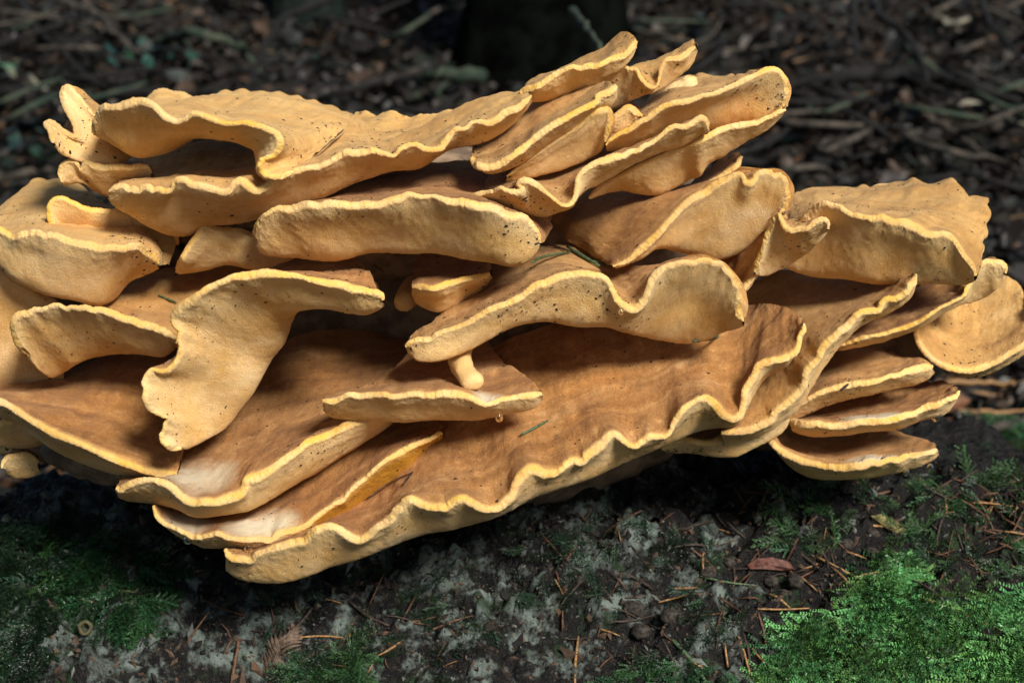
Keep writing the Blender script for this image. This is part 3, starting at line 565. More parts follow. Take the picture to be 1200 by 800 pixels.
# ---- left lower storeys
cap(0, [(-15,335,-1),(0,318,-1),(12,325),(22,332),(45,345),(70,356,0)], [(-10,330,6),(0,314,6),(20,322,6),(70,345,6)], [(-15,455,1),(15,455,1),(40,455,1),(75,445,1)], brown=-.4)
cap(0.3, [(118,374,-5),(150,384,-6),(190,396,-6),(218,402,-5)], [(108,352,2),(140,338,4),(186,320,6),(225,314,7),(300,316,7)], [(120,380,-2),(190,404,-2),(225,408,-2)], wave=1.6)
cap(0, [(40,420,-6),(30,413),(22,405,-8),(18,397),(15,388),(14,378,-9),(17,371),(24,367),(32,366),(40,361),(48,361),(58,357),(69,355),(76,359),(83,358),(91,361),(99,361,-10),(108,365),(118,363),(129,366),(142,371),(156,375),(168,379),(180,384,-9),(193,390),(206,397)],
    [(34,405,0),(22,380,0),(60,365,1),(110,368,2),(160,376,2),(205,396,0)],
    [(42,424,-5),(48,434,-4),(62,441,-3),(75,435,-3),(90,427,-4),(105,421),(120,418,-4),(168,415,-5),(190,419,-5),(206,405,-6)], r=.0032)
cap(0, [(-20,465,-8),(-6,468),(6,474),(18,481),(30,488),(45,497,-10),(60,506),(78,514),(100,524),(120,533,-11),(138,540),(156,547),(168,552),(180,554,-11),(194,556),(207,555,-10)],
    [(-20,450,0),(30,452,2),(60,447,3),(90,432,4),(120,421,4),(160,417,4),(195,420,2),(212,450,0),(215,500,-4),(212,538,-8)],
    [(-20,480,-6),(20,497,-6),(60,523,-6),(110,545,-6),(150,557,-7),(180,560,-8),(208,560,-9)])
cap(0, [(212,527,-13),(203,527),(195,523,-14),(189,515),(188,507),(192,501),(192,495),(197,491,-14),(190,488),(180,484),(172,478),(168,466,-15),(169,456),(167,448),(170,440),(177,432),(184,434),(192,434),(202,428),(208,418),(211,408,-14),(208,396),(209,388),(203,380),(201,370,-14),(206,362),(213,355),(222,350),(234,341,-15),(244,335),(258,329),(272,323),(288,321),(303,319),(318,319,-15),(332,320),(345,321),(362,326),(381,330),(402,333),(412,338),(422,339,-14),(434,341),(444,342),(449,346),(449,351)],
    [(225,515,-6),(225,480,-4),(225,440,-4),(235,400,-4),(250,360,-4),(280,340,-3),(320,322,-2),(354,303,0),(411,306,-1),(428,320,-6),(440,333,-10)],
    [(216,526,-11),(240,513,-9),(264,498,-7),(282,477,-6),(300,453,-6),(318,420,-6),(333,399,-7),(342,375,-8),(354,362,-10),(380,361,-11),(411,365,-11),(435,363,-12),(449,353,-13)], r=.0034, label='pale twisted flap with a notched ragged edge')
cap(0, [(136,570,-12),(140,574),(146,570),(155,566),(165,563),(176,562),(186,564,-13),(196,568),(204,574),(210,581),(216,586),(228,590),(240,589,-14),(252,590),(264,587),(274,584),(282,580),(287,572),(288,564),(300,560),(312,553,-13),(327,542),(340,533),(350,526),(358,518),(369,514),(380,510),(390,505),(408,496,-10),(440,485),(465,478,-8)],
    [(142,562,-8),(170,547,-5),(208,542,-4),(222,505,0),(256,470,3),(298,430,6),(345,400,9),(400,388,11),(450,395,12),(490,410,8),(500,440,2),(480,465,-4)],
    [(138,580,-11),(150,585,-10),(180,588,-10),(204,593,-10),(228,603,-11),(258,603,-11),(288,597,-11),(309,587,-10),(345,566,-9),(384,542,-8),(426,515,-7),(462,491,-6)], r=.0036, milk=[(225,572,-10,.022),(262,570,-10,.018)])
cap(0, [(180,594,-11),(183,606),(192,614),(202,618),(210,622,-12),(222,626),(234,627),(245,625),(255,624),(266,630),(285,632,-13),(302,631),(318,632),(325,626),(332,624),(345,622),(360,616,-12),(370,608),(381,600),(392,592),(402,586),(407,579),(413,572),(428,560),(444,547,-10),(453,540),(463,534),(472,529),(482,525),(492,521),(501,518,-8),(510,512),(514,508),(518,507,-7)],
    [(186,592,-7),(230,590,-5),(300,575,-4),(380,530,-3),(440,495,-2),(480,482,-1),(505,490,-2),(518,503,-5)],
    [(184,605,-10),(194,615,-10),(216,630,-10),(240,637,-10),(276,641,-11),(312,642,-11),(339,637,-11),(360,634,-10),(374,624),(395,614),(420,594,-8),(456,566,-7),(486,542,-6),(501,528,-5),(519,514,-6)], r=.0020, brown=1, bstart=.42, milk=[(300,618,-11,.018),(330,615,-11,.012),(220,610,-10,.014)])
cap(0, [(264,644,-13),(266,651),(272,656),(284,656),(296,657),(300,650),(306,646,-14),(318,641),(330,638),(345,634),(358,632),(364,625),(369,621,-15),(378,617),(387,615),(394,617),(400,622),(410,629),(420,633,-15),(432,628),(441,620),(452,614),(459,608),(463,600),(471,593),(476,586),(482,584,-16),(490,588),(504,593),(514,593),(522,594),(532,588),(541,585,-16),(552,590),(564,596),(576,597),(584,596,-15),(592,589),(600,581),(604,568),(608,562),(614,555),(622,550,-14),(630,552),(640,556),(648,556),(656,553),(664,545),(670,541),(682,542,-13),(688,534),(697,527),(706,520),(712,512),(719,508),(725,511),(731,517),(744,524,-12),(752,519),(762,512),(770,512),(780,511),(786,505),(789,497),(795,487),(802,478,-11),(810,472),(818,468),(826,467),(834,471,-10),(840,478),(846,486),(852,490),(860,492),(867,488,-9),(870,478),(872,468),(872,458),(878,448),(884,440),(887,431),(895,427),(905,424),(915,422,-7),(922,419),(932,414),(937,404),(937,396),(943,388),(942,380,-5)],
    [(272,644,-9),(340,612,-5),(430,560,-3),(480,515,-1),(540,440,2),(620,390,4),(720,372,5),(800,368,5),(865,362,5),(885,360,5),(900,360,3),(915,361,1),(930,368,-1),(940,375,-3)],
    [(265,668,-11),(280,676),(300,680),(330,680,-12),(360,673),(402,660,-12),(438,647),(480,633,-12),(510,621),(549,615),(570,609,-11),(600,595,-11),(630,579),(676,563,-9),(720,547),(760,530,-7),(800,511,-6),(840,500,-5),(862,497,-5),(880,470,-4),(895,445,-3),(920,428,-3.5),(943,392,-4)], r=.0036, label='largest cap, sweeping across the front with a ruffled rim')
# ---- small knobs low on the left
cap(0, [(-10,503,-5),(0,497),(14,493),(32,495),(42,500),(50,507,-4)], [(-10,498,-1),(20,488,0),(50,500,-1)], [(-10,516,-3),(20,523),(50,519,-2)], r=.0022)
cap(0, [(2,549,-5),(3,542),(7,536),(18,533),(32,532),(45,540,-3)], [(8,545,-1),(20,528,0),(45,535,0)], [(8,555,-3),(20,558),(35,556),(47,551,-2)], r=.0026)
cap(0, [(-10,512,2),(0,511),(8,516),(14,521),(16,525,3)], [(-10,510,5),(16,520,5)], [(-10,530,3),(4,531),(15,528,3)], r=.0015)

def fun_attrs(o, across=-0.03, brown=0.2):
    n = len(o.data.vertices); z = np.zeros(n)
    co = np.empty(n * 3); o.data.vertices.foreach_get('co', co); co = co.reshape(-1, 3)
    fattr(o.data, 'across', z + across if np.isscalar(across) else across); fattr(o.data, 'along', co[:, 0] * 0.5 + co[:, 2] * .3); fattr(o.data, 'brown', z + brown); fattr(o.data, 'milk', z)
def stub(pts, rad, ntip=5):
    """finger-like outgrowth with a rounded, slightly swollen tip"""
    p = smooth_path([P(*q) for q in pts], 16); r = list(np.interp(np.linspace(0, 1, 16), np.linspace(0, 1, len(rad)), rad))
    d = (Vector(p[-1]) - Vector(p[-2])).normalized()
    for k in range(1, ntip + 1):
        a = k / ntip * math.pi / 2 * .97; p.append(tuple(Vector(p[15]) + d * rad[-1] * math.sin(a))); r.append(rad[-1] * math.cos(a))
    V, F = tube(p, r, 20); V = np.array(V); V += (0.0016 * noise(V, 90))[:, None] + (0.0005 * noise(V, 400))[:, None]
    o = mesh_obj('stub', V - ROOTLOC, F, M_FUN, root)
    ac = np.repeat(np.linspace(-0.03, -0.001, len(p)), 20); fun_attrs(o, ac, 0.15); return o
stub([(538,405,-5),(541,425,-8),(547,440,-10),(554,447,-11)], [.009, .0085, .0075, .0065])
stub([(486,338,3),(479,346,1),(474,353,-1)], [.010, .009, .0075])
M_STEM = simple('stem_flesh', (.13, .09, .06), (.27, .19, .12), 60, .8, .002)
def stem_mass(px, py, d, rx, ry, rz, brown=.3):
    nu, nv = 96, 48; th = np.linspace(0, 2 * np.pi, nu); ph = np.linspace(0.01, np.pi - .01, nv)
    D = np.stack([np.cos(th)[:, None] * np.sin(ph), np.sin(th)[:, None] * np.sin(ph), np.cos(ph) + 0 * th[:, None]], -1)
    V = D * [rx, ry, rz] + np.array(P(px, py, d)); V = V + D * (0.014 * fbm(V, 14, 3))[..., None] + D * (0.002 * noise(V, 110))[..., None]
    V[-1] = V[0]
    o = mesh_obj('stem_base', V - ROOTLOC, grid_faces(nu, nv), M_STEM, root); fun_attrs(o, -0.04, brown)
stem_mass(560, 400, 20, .21, .08, .13)
stem_mass(560, 500, 13, .18, .08, .05)
stem_mass(150, 420, 13, .12, .07, .10)
stem_mass(130, 520, 5, .055, .06, .028, .9)
stem_mass(940, 440, 14, .09, .05, .07)
stem_mass(420, 250, 14, .15, .06, .06)
stem_mass(760, 270, 14, .10, .05, .06)
stem_mass(1046, 376, 11, .030, .035, .013)
stem_mass(1010, 400, 12, .07, .04, .03)
# ================================================================== SMALL THINGS ON AND AROUND THE FUNGUS
sp = np.concatenate([s[0] for s in SURF]); sn = np.concatenate([s[1] for s in SURF]); ss = np.concatenate([np.full(len(s[0]), s[2]) for s in SURF])
def frame(n, ang):
    n = Vector(n).normalized(); a = n.orthogonal().normalized(); a.rotate(__import__('mathutils').Quaternion(n, ang)); return a, n.cross(a), n
M_FLECK = simple('dark_humus', (0.010, 0.007, 0.005), (0.035, 0.022, 0.015), 300, 0.7)
def flecks(n):
    V = []; F = []; prob = np.where(ss > .5, 1.0, .6); prob = prob * np.clip(noise(sp, 30) + .35, .04, 1.2) ** 2; prob = prob / prob.sum()
    idx = rng.choice(len(sp), n, p=prob)
    for i in idx:
        nn = sn[i]
        if np.linalg.norm(nn) < .5 or np.isnan(nn).any(): continue
        a, b, c = frame(nn, random.uniform(0, 6.28)); l = min(0.00045 * math.exp(random.gauss(0, .65)), .0018); wd = l * random.uniform(.35, .9); p = Vector(sp[i]); h = min(wd, .0005)
        k = len(V)
        for q in range(5):
            an = q * 1.2566 + random.uniform(-.35, .35); V.append(tuple(p + a * math.cos(an) * l + b * math.sin(an) * wd + c * h * random.uniform(.0, .7)))
        V.append(tuple(p + c * h * 1.5))
        F += [(k + q, k + (q + 1) % 5, k + 5) for q in range(5)]
    o = mesh_obj('dirt_flecks', V, F, M_FLECK, None, False)
    tag(o, 'tiny dark crumbs of soil scattered over the fungus caps', 'dirt', kind='stuff')
flecks(6500)

# everything of the fungus, for resting things on it
bpy.context.view_layer.update()
def bvh_of(objs):
    VV = []; FF = []; off = 0
    for o in objs:
        n = len(o.data.vertices); co = np.empty(n * 3, np.float32); o.data.vertices.foreach_get('co', co); co = co.reshape(-1, 3) + np.array(o.matrix_world.translation)
        VV.append(co); FF += [tuple(v + off for v in p.vertices) for p in o.data.polygons]; off += n
    return BVHTree.FromPolygons(np.concatenate(VV).tolist(), FF)
bvh_f = bvh_of([o for o in root.children_recursive if o.type == 'MESH'])
def hit(px, py):
    d = ray(px, py); best = None
    for b in (bvh_f, bvh_stump):
        h = b.ray_cast(ORIG, d)
        if h[0] is not None and (best is None or h[3] < best[3]): best = h
    if best is None:
        p = floor_hit(px, py); return p, Vector((0, 0, 1))
    n = best[1]
    if n.dot(d) > 0: n = -n
    return best[0], n

def needle(name, pts, r, mat, label, cat, group=None, lift=0.0012, sides=5):
    """pts: pixel path laid on whatever surface lies there"""
    W = []
    for (x, y) in pts:
        p, n = hit(x, y); W.append(p + n * (r * .7 + lift))
    # keep the needle stiff: blend towards the chord
    a, b = W[0], W[-1]
    W = [p.lerp(a.lerp(b, i / max(1, len(W) - 1)), .35) for i, p in enumerate(W)]
    p = smooth_path(W, 9) if len(W) > 2 else [tuple(a.lerp(b, i / 6)) for i in range(7)]
    n = len(p); rad = [r * (0.35 + .65 * math.sin(math.pi * min(1, (i + .6) / (n - .2)) ) ** .4) for i in range(n)]
    base = Vector(p[0]); V, F = tube([Vector(q) - base for q in p], rad, sides)
    o = mesh_obj(name, V, F, mat); o.location = base
    tag(o, label, cat, group); return o
M_NGREEN = simple('green_needle', (0.03, 0.07, 0.03), (0.10, 0.14, 0.07), 500, .45, .0002)
M_NBROWN = simple('brown_needle', (0.04, 0.02, 0.012), (0.13, 0.062, 0.032), 400, .6, .0003)
M_NTAN = simple('tan_needle', (0.14, 0.075, 0.028), (0.36, 0.20, 0.08), 400, .55, .0003)
M_NDARK = simple('dark_twig', (0.02, 0.015, 0.012), (0.06, 0.04, 0.03), 300, .7, .0005)
M_BARK = simple('bark_chip', (0.05, 0.018, 0.012), (0.13, 0.05, 0.035), 250, .6, .0006)
G = 'green needles on the fungus'
needle('conifer_needle', [(621,305),(645,301),(668,298)], .0011, M_NGREEN, 'straight green needle lying left of the crossed needles on the middle cap', 'needle', G)
needle('conifer_needle', [(664,292),(676,300),(690,308),(702,315)], .0014, M_NGREEN, 'thickest dark green needle pointing down right on the middle cap', 'needle', G)
needle('conifer_needle', [(690,307),(705,312),(727,314)], .0008, M_NGREEN, 'thin curved green needle at the right end of the needle tangle', 'needle', G)
needle('conifer_needle', [(641,289),(655,292),(668,298)], .0009, M_NBROWN, 'reddish brown needle behind the green needles on the middle cap', 'needle', 'brown needles on the fungus')
needle('conifer_needle', [(813,397),(828,396),(842,396)], .0013, M_NGREEN, 'short green needle stuck where the middle cap meets the largest cap', 'needle', G)
needle('conifer_needle', [(611,512),(627,504),(643,495)], .0010, M_NGREEN, 'dark green needle on the brown skin of the largest cap', 'needle', G)
needle('conifer_needle', [(186,348),(197,353),(207,357)], .0009, M_NGREEN, 'small olive green needle beside the twisted pale flap', 'needle', G)
needle('conifer_needle', [(428,582),(455,562),(484,556)], .0007, M_NBROWN, 'thin orange needle under the narrow lower cap', 'needle', 'brown needles on the fungus')
needle('conifer_needle', [(474,570),(480,562),(485,555)], .0008, M_NDARK, 'short black needle touching the thin orange one', 'needle', 'brown needles on the fungus')
needle('conifer_needle', [(438,309),(450,318),(470,330)], .0006, M_NDARK, 'thin dark stalk in the shaded hollow below the long shelf', 'needle', 'brown needles on the fungus')
needle('conifer_needle', [(985,456),(992,450)], .0011, M_NDARK, 'black needle scrap on the upper of the three stacked right caps', 'needle', 'brown needles on the fungus')

# long tan needles and other litter that can be named
L = [
 ([(955,652),(975,664),(1012,682)], .0011, M_NTAN, 'straight bright tan needle left of the big moss cushion'),
 ([(1075,699),(1110,712),(1150,730),(1186,746)], .0014, M_NTAN, 'long tan needle lying across the big moss cushion'),
 ([(1098,720),(1130,738),(1158,760)], .0010, M_NBROWN, 'shorter brown needle below the long tan one on the moss'),
 ([(770,706),(790,702),(809,696)], .0009, M_NTAN, 'short orange needle in the middle of the stump crust'),
 ([(841,699),(856,709),(870,719)], .0011, M_NBROWN, 'thick orange brown needle pointing down right on the crust'),
 ([(901,696),(913,700),(923,713)], .0011, M_NTAN, 'bent tan needle at the left edge of the moss cushion'),
 ([(843,741),(862,727),(895,712)], .0011, M_NDARK, 'dark needle crossing below the orange ones'),
 ([(886,718),(893,740),(899,762)], .0011, M_NBROWN, 'upright brown needle standing against the moss cushion'),
 ([(864,745),(871,768),(879,790)], .0010, M_NTAN, 'orange needle pointing down near the bottom edge'),
 ([(773,735),(795,752),(815,775),(830,800)], .0016, M_NGREEN, 'curved green and brown strap at the bottom centre'),
 ([(888,715),(920,714),(950,713)], .0008, M_NTAN, 'level thin needle on top of the moss cushion'),
 ([(808,644),(825,655),(838,670)], .0011, M_NBROWN, 'brown needle above the small clods on the crust'),
 ([(895,625),(920,635),(945,655),(970,675)], .0014, M_NDARK, 'long dark stem running down behind the red bark chip'),
 ([(1120,590),(1145,588),(1190,594)], .0010, M_NTAN, 'tan needle at the far right of the stump top'),
 ([(1150,612),(1158,595),(1168,578)], .0009, M_NTAN, 'leaning tan needle among the far right needles'),
 ([(1083,645),(1110,652),(1140,664)], .0009, M_NBROWN, 'reddish needle right of the upper moss'),
 ([(820,675),(850,683),(885,686)], .0009, M_NGREEN, 'olive green stalk on the crust below the red bark chip'),
 ([(240,702),(262,715),(292,722)], .0011, M_NBROWN, 'brown needle on the pale crust at the lower left'),
 ([(252,708),(256,696),(260,682)], .0011, M_NBROWN, 'red brown needle rising from the lower left crust'),
 ([(262,765),(268,752),(280,744)], .0009, M_NBROWN, 'hooked orange needle at the lower left'),
 ([(280,750),(277,775),(272,800)], .0016, M_NBROWN, 'thick brown stalk pointing down at the bottom left'),
 ([(340,742),(352,730),(368,712)], .0014, M_NDARK, 'dark stalk leaning over the dead fern leaf'),
 ([(408,706),(430,722),(458,733)], .0013, M_NDARK, 'dark twig in the shade under the largest cap'),
 ([(350,746),(375,746),(405,748)], .0009, M_NTAN, 'thin pale needle right of the dead fern leaf'),
 ([(455,736),(485,728),(512,722)], .0011, M_NBROWN, 'brown needle in the shade below the largest cap'),
 ([(672,800),(673,775),(678,745)], .0011, M_NTAN, 'upright pale needle at the bottom edge below the largest cap'),
]
for pts, r, m, lab in L: needle('fallen_needle', pts, r, m, lab, 'needle', 'needles lying on the stump')
# scattered ones that nothing tells apart
proto = []
for k, m in enumerate((M_NBROWN, M_NTAN, M_NDARK, M_NBROWN, M_NDARK, M_NBROWN)):
    Lh = .009 + .002 * k; cv = random.uniform(-.002, .002)
    V, F = tube([(-Lh, 0, 0), (-Lh * .4, cv, .0005), (Lh * .4, cv, .0007), (Lh, 0, 0)], [.0003, .0008, .0008, .0003], 5); proto.append((V, F, m))
pm = []
for V, F, m in proto:
    o = mesh_obj('fallen_needle', V, F, m); pm.append(o.data); bpy.data.objects.remove(o)
zones = [((860,570,1200,690), 60), ((640,600,900,800), 60), ((220,690,560,800), 30), ((1100,560,1200,640), 45), ((0,600,220,800), 8)]
Quat = __import__('mathutils').Quaternion
for (x0, y0, x1, y1), n in zones:
    for _ in range(n):
        x, y = random.uniform(x0, x1), random.uniform(y0, y1); p, nn = stump_hit(x, y)
        if p is None: continue
        fh = bvh_f.ray_cast(ORIG, ray(x, y))
        if fh[0] is not None and fh[3] < (p - ORIG).length: continue
        o = bpy.data.objects.new('fallen_needle', random.choice(pm)); COL.objects.link(o)
        o.location = p + nn * .0012; o.rotation_mode = 'QUATERNION'
        o.rotation_quaternion = nn.to_track_quat('Z', 'Y') @ Quat((0, 0, 1), random.uniform(0, 6.28)) @ Quat((0, 1, 0), random.gauss(0, .25))
        o.scale = (random.uniform(.5, 1.25),) * 2 + (1,)
        tag(o, 'short dead needle strewn on the mouldy stump top', 'needle', 'short dead needles strewn over the stump')

# clods
def clod(px, py, r, mat, name, label, cat, group, squash=(1, 1, .75)):
    r *= .72; p, n = hit(px, py); nu, nv = 24, 14
    th = np.linspace(0, 2 * np.pi, nu); ph = np.linspace(0.02, np.pi - .02, nv)
    D = np.stack([np.cos(th)[:, None] * np.sin(ph), np.sin(th)[:, None] * np.sin(ph), np.cos(ph) + 0 * th[:, None]], -1)
    V = D * r * np.array(squash); V = V * (1 + .18 * fbm(V + px, 120, 3) + .10 * noise(V + px, 700))[..., None]; V[-1] = V[0]
    o = mesh_obj(name, V, grid_faces(nu, nv), mat); o.location = p + n * r * .35; o.rotation_euler = (0, 0, px)
    tag(o, label, cat, group); return o
M_CLOD = simple('earth_clod', (0.008, 0.007, 0.006), (0.05, 0.042, 0.032), 350, .85, .001)
for (x, y, r, lab) in [(903,680,.0085,'left of the paired dark clods below the red bark chip'),(935,683,.0095,'right of the paired dark clods below the red bark chip'),(743,712,.011,'dark round clod left of two in the middle of the crust'),(790,724,.0115,'dark round clod right of two in the middle of the crust'),(755,742,.010,'dark clod just below the two middle ones'),(992,640,.008,'dark clod on the stump in front of the three right caps'),(1022,648,.008,'dark clod behind the top of the big moss cushion'),(858,660,.009,'dark clod left of the red bark chip'),(830,672,.008,'grey brown clod left of the dark one by the bark chip'),(1022,625,.007,'small dark clod behind the others at the right')]:
    clod(x, y, r, M_CLOD, 'earth_clod', lab, 'clod', 'dark earth clods')
# red bark chip, pale chip
def chip(pts, thick, mat, label, cat='bark'):
    W = [hit(x, y) for x, y in pts]; n = sum((w_[1] for w_ in W), Vector()) / len(W); n.normalize()
    c = sum((w_[0] for w_ in W), Vector()) / len(W); V = []; k = len(W)
    for s in (0.0, 1.0):
        for w_ in W: V.append(tuple((w_[0].lerp(c, .08 * s)) + n * (.001 + thick * s) - c))
    V.append(tuple(n * (thick * 1.5)))
    F = [(i, (i + 1) % k, k + (i + 1) % k, k + i) for i in range(k)] + [(k + i, k + (i + 1) % k, 2 * k) for i in range(k)] + [tuple(range(k))[::-1]]
    o = mesh_obj('bark_chip', V, F, mat, None, False); o.location = c; tag(o, label, cat); return o
chip([(874,663),(885,655),(905,653),(925,658),(932,668),(920,670),(895,668),(878,668)], .004, M_BARK, 'dark red curled chip of bark above the paired clods')
M_WOODY = simple('yellowed_wood', (0.11, 0.10, 0.04), (0.30, 0.24, 0.10), 200, .7, .001)
chip([(1020,606),(1035,604),(1052,612),(1066,624),(1060,630),(1040,622)], .003, M_WOODY, 'pale olive splinter of wood in front of the three right caps', 'wood chip')
M_CRUMB = simple('orange_crumb', (0.30, 0.13, 0.05), (0.5, 0.27, 0.12), 400, .8, .0008)
for x, y, r in [(166,670,.004),(178,690,.0045),(73,676,.003),(80,672,.002),(118,695,.004),(146,713,.004),(70,696,.003),(64,688,.0025)]:
    clod(x, y, r, M_CRUMB, 'wood_crumb', 'orange crumb of rotten wood at the edge of the left moss', 'wood crumb', 'orange crumbs of rotten wood', (1, .7, .6))
# hollow husk
M_HUSK = simple('olive_husk', (0.03, 0.03, 0.012), (0.09, 0.08, 0.035), 300, .7, .0006)
def husk():
    p, n = hit(103, 737); nu, nv = 28, 12; V = []
    for i in range(nu):
        a = 2 * math.pi * i / nu
        for j in range(nv):
            t_ = j / (nv - 1); r = .0055 * (0.55 + .5 * math.sin(min(1, t_ * 1.25) * math.pi * .8)) if j < 8 else .0055 * (.62 - .06 * (j - 8)); z = .010 * t_ if j < 8 else .010 * (7 / 11) - .0012 * (j - 8)
            V.append((math.cos(a) * r * (1 + .1 * math.sin(3 * a)), math.sin(a) * r, z))
    F = [(i * nv + j, ((i + 1) % nu) * nv + j, ((i + 1) % nu) * nv + j + 1, i * nv + j + 1) for i in range(nu) for j in range(nv - 1)]
    o = mesh_obj('hollow_husk', V, F, M_HUSK); o.location = p + n * .002
    o.rotation_mode = 'QUATERNION'; o.rotation_quaternion = Vector((-.15, -.9, .45)).to_track_quat('Z', 'Y')
    tag(o, 'small hollow olive seed husk on the dark wood below the left moss', 'husk')
husk()

# water drops
m, t, b = new_mat('water', .02, .5); b.inputs['Transmission Weight'].default_value = 1; b.inputs['IOR'].default_value = 1.33; b.inputs['Base Color'].default_value = (1, .97, .9, 1); M_WATER = m
for (x, y, d, r, lab) in [(585,490,-12.2,.0026,'drop hanging from the fan shaped cap in the centre'),(291,643,-12.5,.0030,'drop hanging between the lowest two caps at the left'),(728,366,-13.5,.0018,'drop clinging to the dip in the middle cap rim'),(220,633,-11.5,.0028,'drop under the second lowest cap at the left'),(1090,549,-.8,.0026,'drop hanging from the lowest right cap near its tip'),(1062,554,-1.5,.0024,'drop beneath the lowest right cap'),(1097,489,-1,.0034,'large drop under the middle one of the stacked right caps')]:
    nu, nv = 20, 12; th = np.linspace(0, 2 * np.pi, nu); ph = np.linspace(0, np.pi, nv)
    D = np.stack([np.cos(th)[:, None] * np.sin(ph), np.sin(th)[:, None] * np.sin(ph), np.cos(ph) * np.where(np.cos(ph) > 0, 1.5, 1) + 0 * th[:, None]], -1) * r
    o = mesh_obj('water_drop', D, grid_faces(nu, nv), M_WATER); o.location = P(x, y, d); tag(o, 'clear ' + lab, 'water drop', 'water drops on the fungus')

# dead fern leaf
M_FERN = simple('dead_fern', (.05, .032, .022), (.13, .09, .06), 300, .7, .0006)
def fern():
    rt = bpy.data.objects.new('dead_fern_leaf', None); COL.objects.link(rt)
    p0, n0 = hit(318, 802); p1, _ = hit(345, 742); rt.location = p0
    tag(rt, 'withered brown fern leaf lying at the bottom edge on the left', 'fern leaf')
    ax = (p1 - p0); Ln = ax.length; ax.normalize(); sd = ax.cross(Vector((0, 0, 1))).normalized(); up = sd.cross(ax).normalized() * 1
    if up.z < 0: up = -up
    V, F = tube([ax * (Ln * 1.1 * k / 6) + up * (.003 + .006 * math.sin(k / 6 * 3)) for k in range(7)], [.0011 - .00012 * k for k in range(7)], 6); mesh_obj('midrib', V, F, M_FERN, rt)
    for k in range(11):
        for s in (-1, 1):
            b0 = ax * (Ln * (k + .5) / 10) + up * (.0035 + .006 * math.sin(k / 10 * 3)); l = .030 * (1 - k / 13); d = (sd * s + ax * .75).normalized(); wv = .0024; V = []; F = []
            for q in range(6):
                u_ = q / 5; c = b0 + d * l * u_ + up * (.002 * math.sin(u_ * 4 + k) - .004 * u_ * u_); w_ = wv * (1 - u_ ** 2) + .0002; pr = ax * w_
                V += [tuple(c - pr - up * .0006), tuple(c + up * .0006), tuple(c + pr - up * .0006)]
            for q in range(5):
                a = q * 3; F += [(a, a + 3, a + 4, a + 1), (a + 1, a + 4, a + 5, a + 2)]
            mesh_obj('leaflet', V, F, M_FERN, rt)
fern()

# ------------------------------------------------------------------ moss
def frond_template(seed, L=.026, nb=10, nl=8):
    """feather moss shoot along +X: thin side shoots with open gaps, tiny leaves pressed along every shoot"""
    r_ = random.Random(seed); V = []; F = []; T = []
    def leaf(p, d, l, tone):
        k = len(V); d = d.normalized(); sdv = d.cross(Vector((r_.uniform(-.6, .6), r_.uniform(-.6, .6), 1))).normalized(); w_ = l * .27
        V.extend([tuple(p), tuple(p + d * l * .45 + sdv * w_), tuple(p + d * l + Vector((0, 0, l * .15))), tuple(p + d * l * .45 - sdv * w_)]); F.append((k, k + 1, k + 2, k + 3)); T.extend([tone * .35, tone * .85, tone * 1.5, tone * .85])  # leaf bases darkened, tips lightened: sunlit tips over shaded gaps painted into tone
    def shoot(p0, d, l, n, tone):
        nrm = d.cross(Vector((0, 0, 1))).normalized(); bend = r_.uniform(-.25, .25)
        for i in range(n):
            t_ = (i + .3) / n; p = p0 + d * l * t_ + Vector((0, 0, -.35 * l * t_ * t_)) + nrm * (bend * l * t_ * t_); tn = tone * (.55 + .75 * t_)
            for s in (-1, 1): leaf(p, d + nrm * s * .55 + Vector((0, 0, r_.uniform(-.1, .6))), .0019 * (1.1 - .4 * t_), tn)
    shoot(Vector(), Vector((1, 0, 0)), L, nl * 3, 1.0)
    for i in range(nb):
        t_ = (i + .6) / (nb + .6); p = Vector((L * t_, 0, -.35 * L * t_ * t_)); s = 1 if i % 2 else -1; ang = s * r_.uniform(.55, 1.0)
        shoot(p, Vector((math.cos(ang), math.sin(ang), r_.uniform(-.1, .25))), L * r_.uniform(.28, .42) * (1 - .6 * t_) + .0012, max(3, int(nl * (1 - .4 * t_))), 1.0)
    return np.array(V), np.array(F), np.array(T)
TEM = [frond_template(s) for s in range(7)]
m, t, b = new_mat('moss_leaf', .38, .5); a = N(t, 'ShaderNodeAttribute', attribute_name='tone')
t.links.new(a.outputs['Color'], b.inputs['Base Color']); b.inputs['Subsurface Weight'].default_value = .0
trn = t.nodes.new('ShaderNodeBsdfTranslucent'); t.links.new(a.outputs['Color'], trn.inputs[0]); ms = t.nodes.new('ShaderNodeMixShader'); ms.inputs[0].default_value = .3
out = t.nodes['Material Output']; t.links.new(b.outputs[0], ms.inputs[1]); t.links.new(trn.outputs[0], ms.inputs[2]); t.links.new(ms.outputs[0], out.inputs[0]); M_MOSS = m
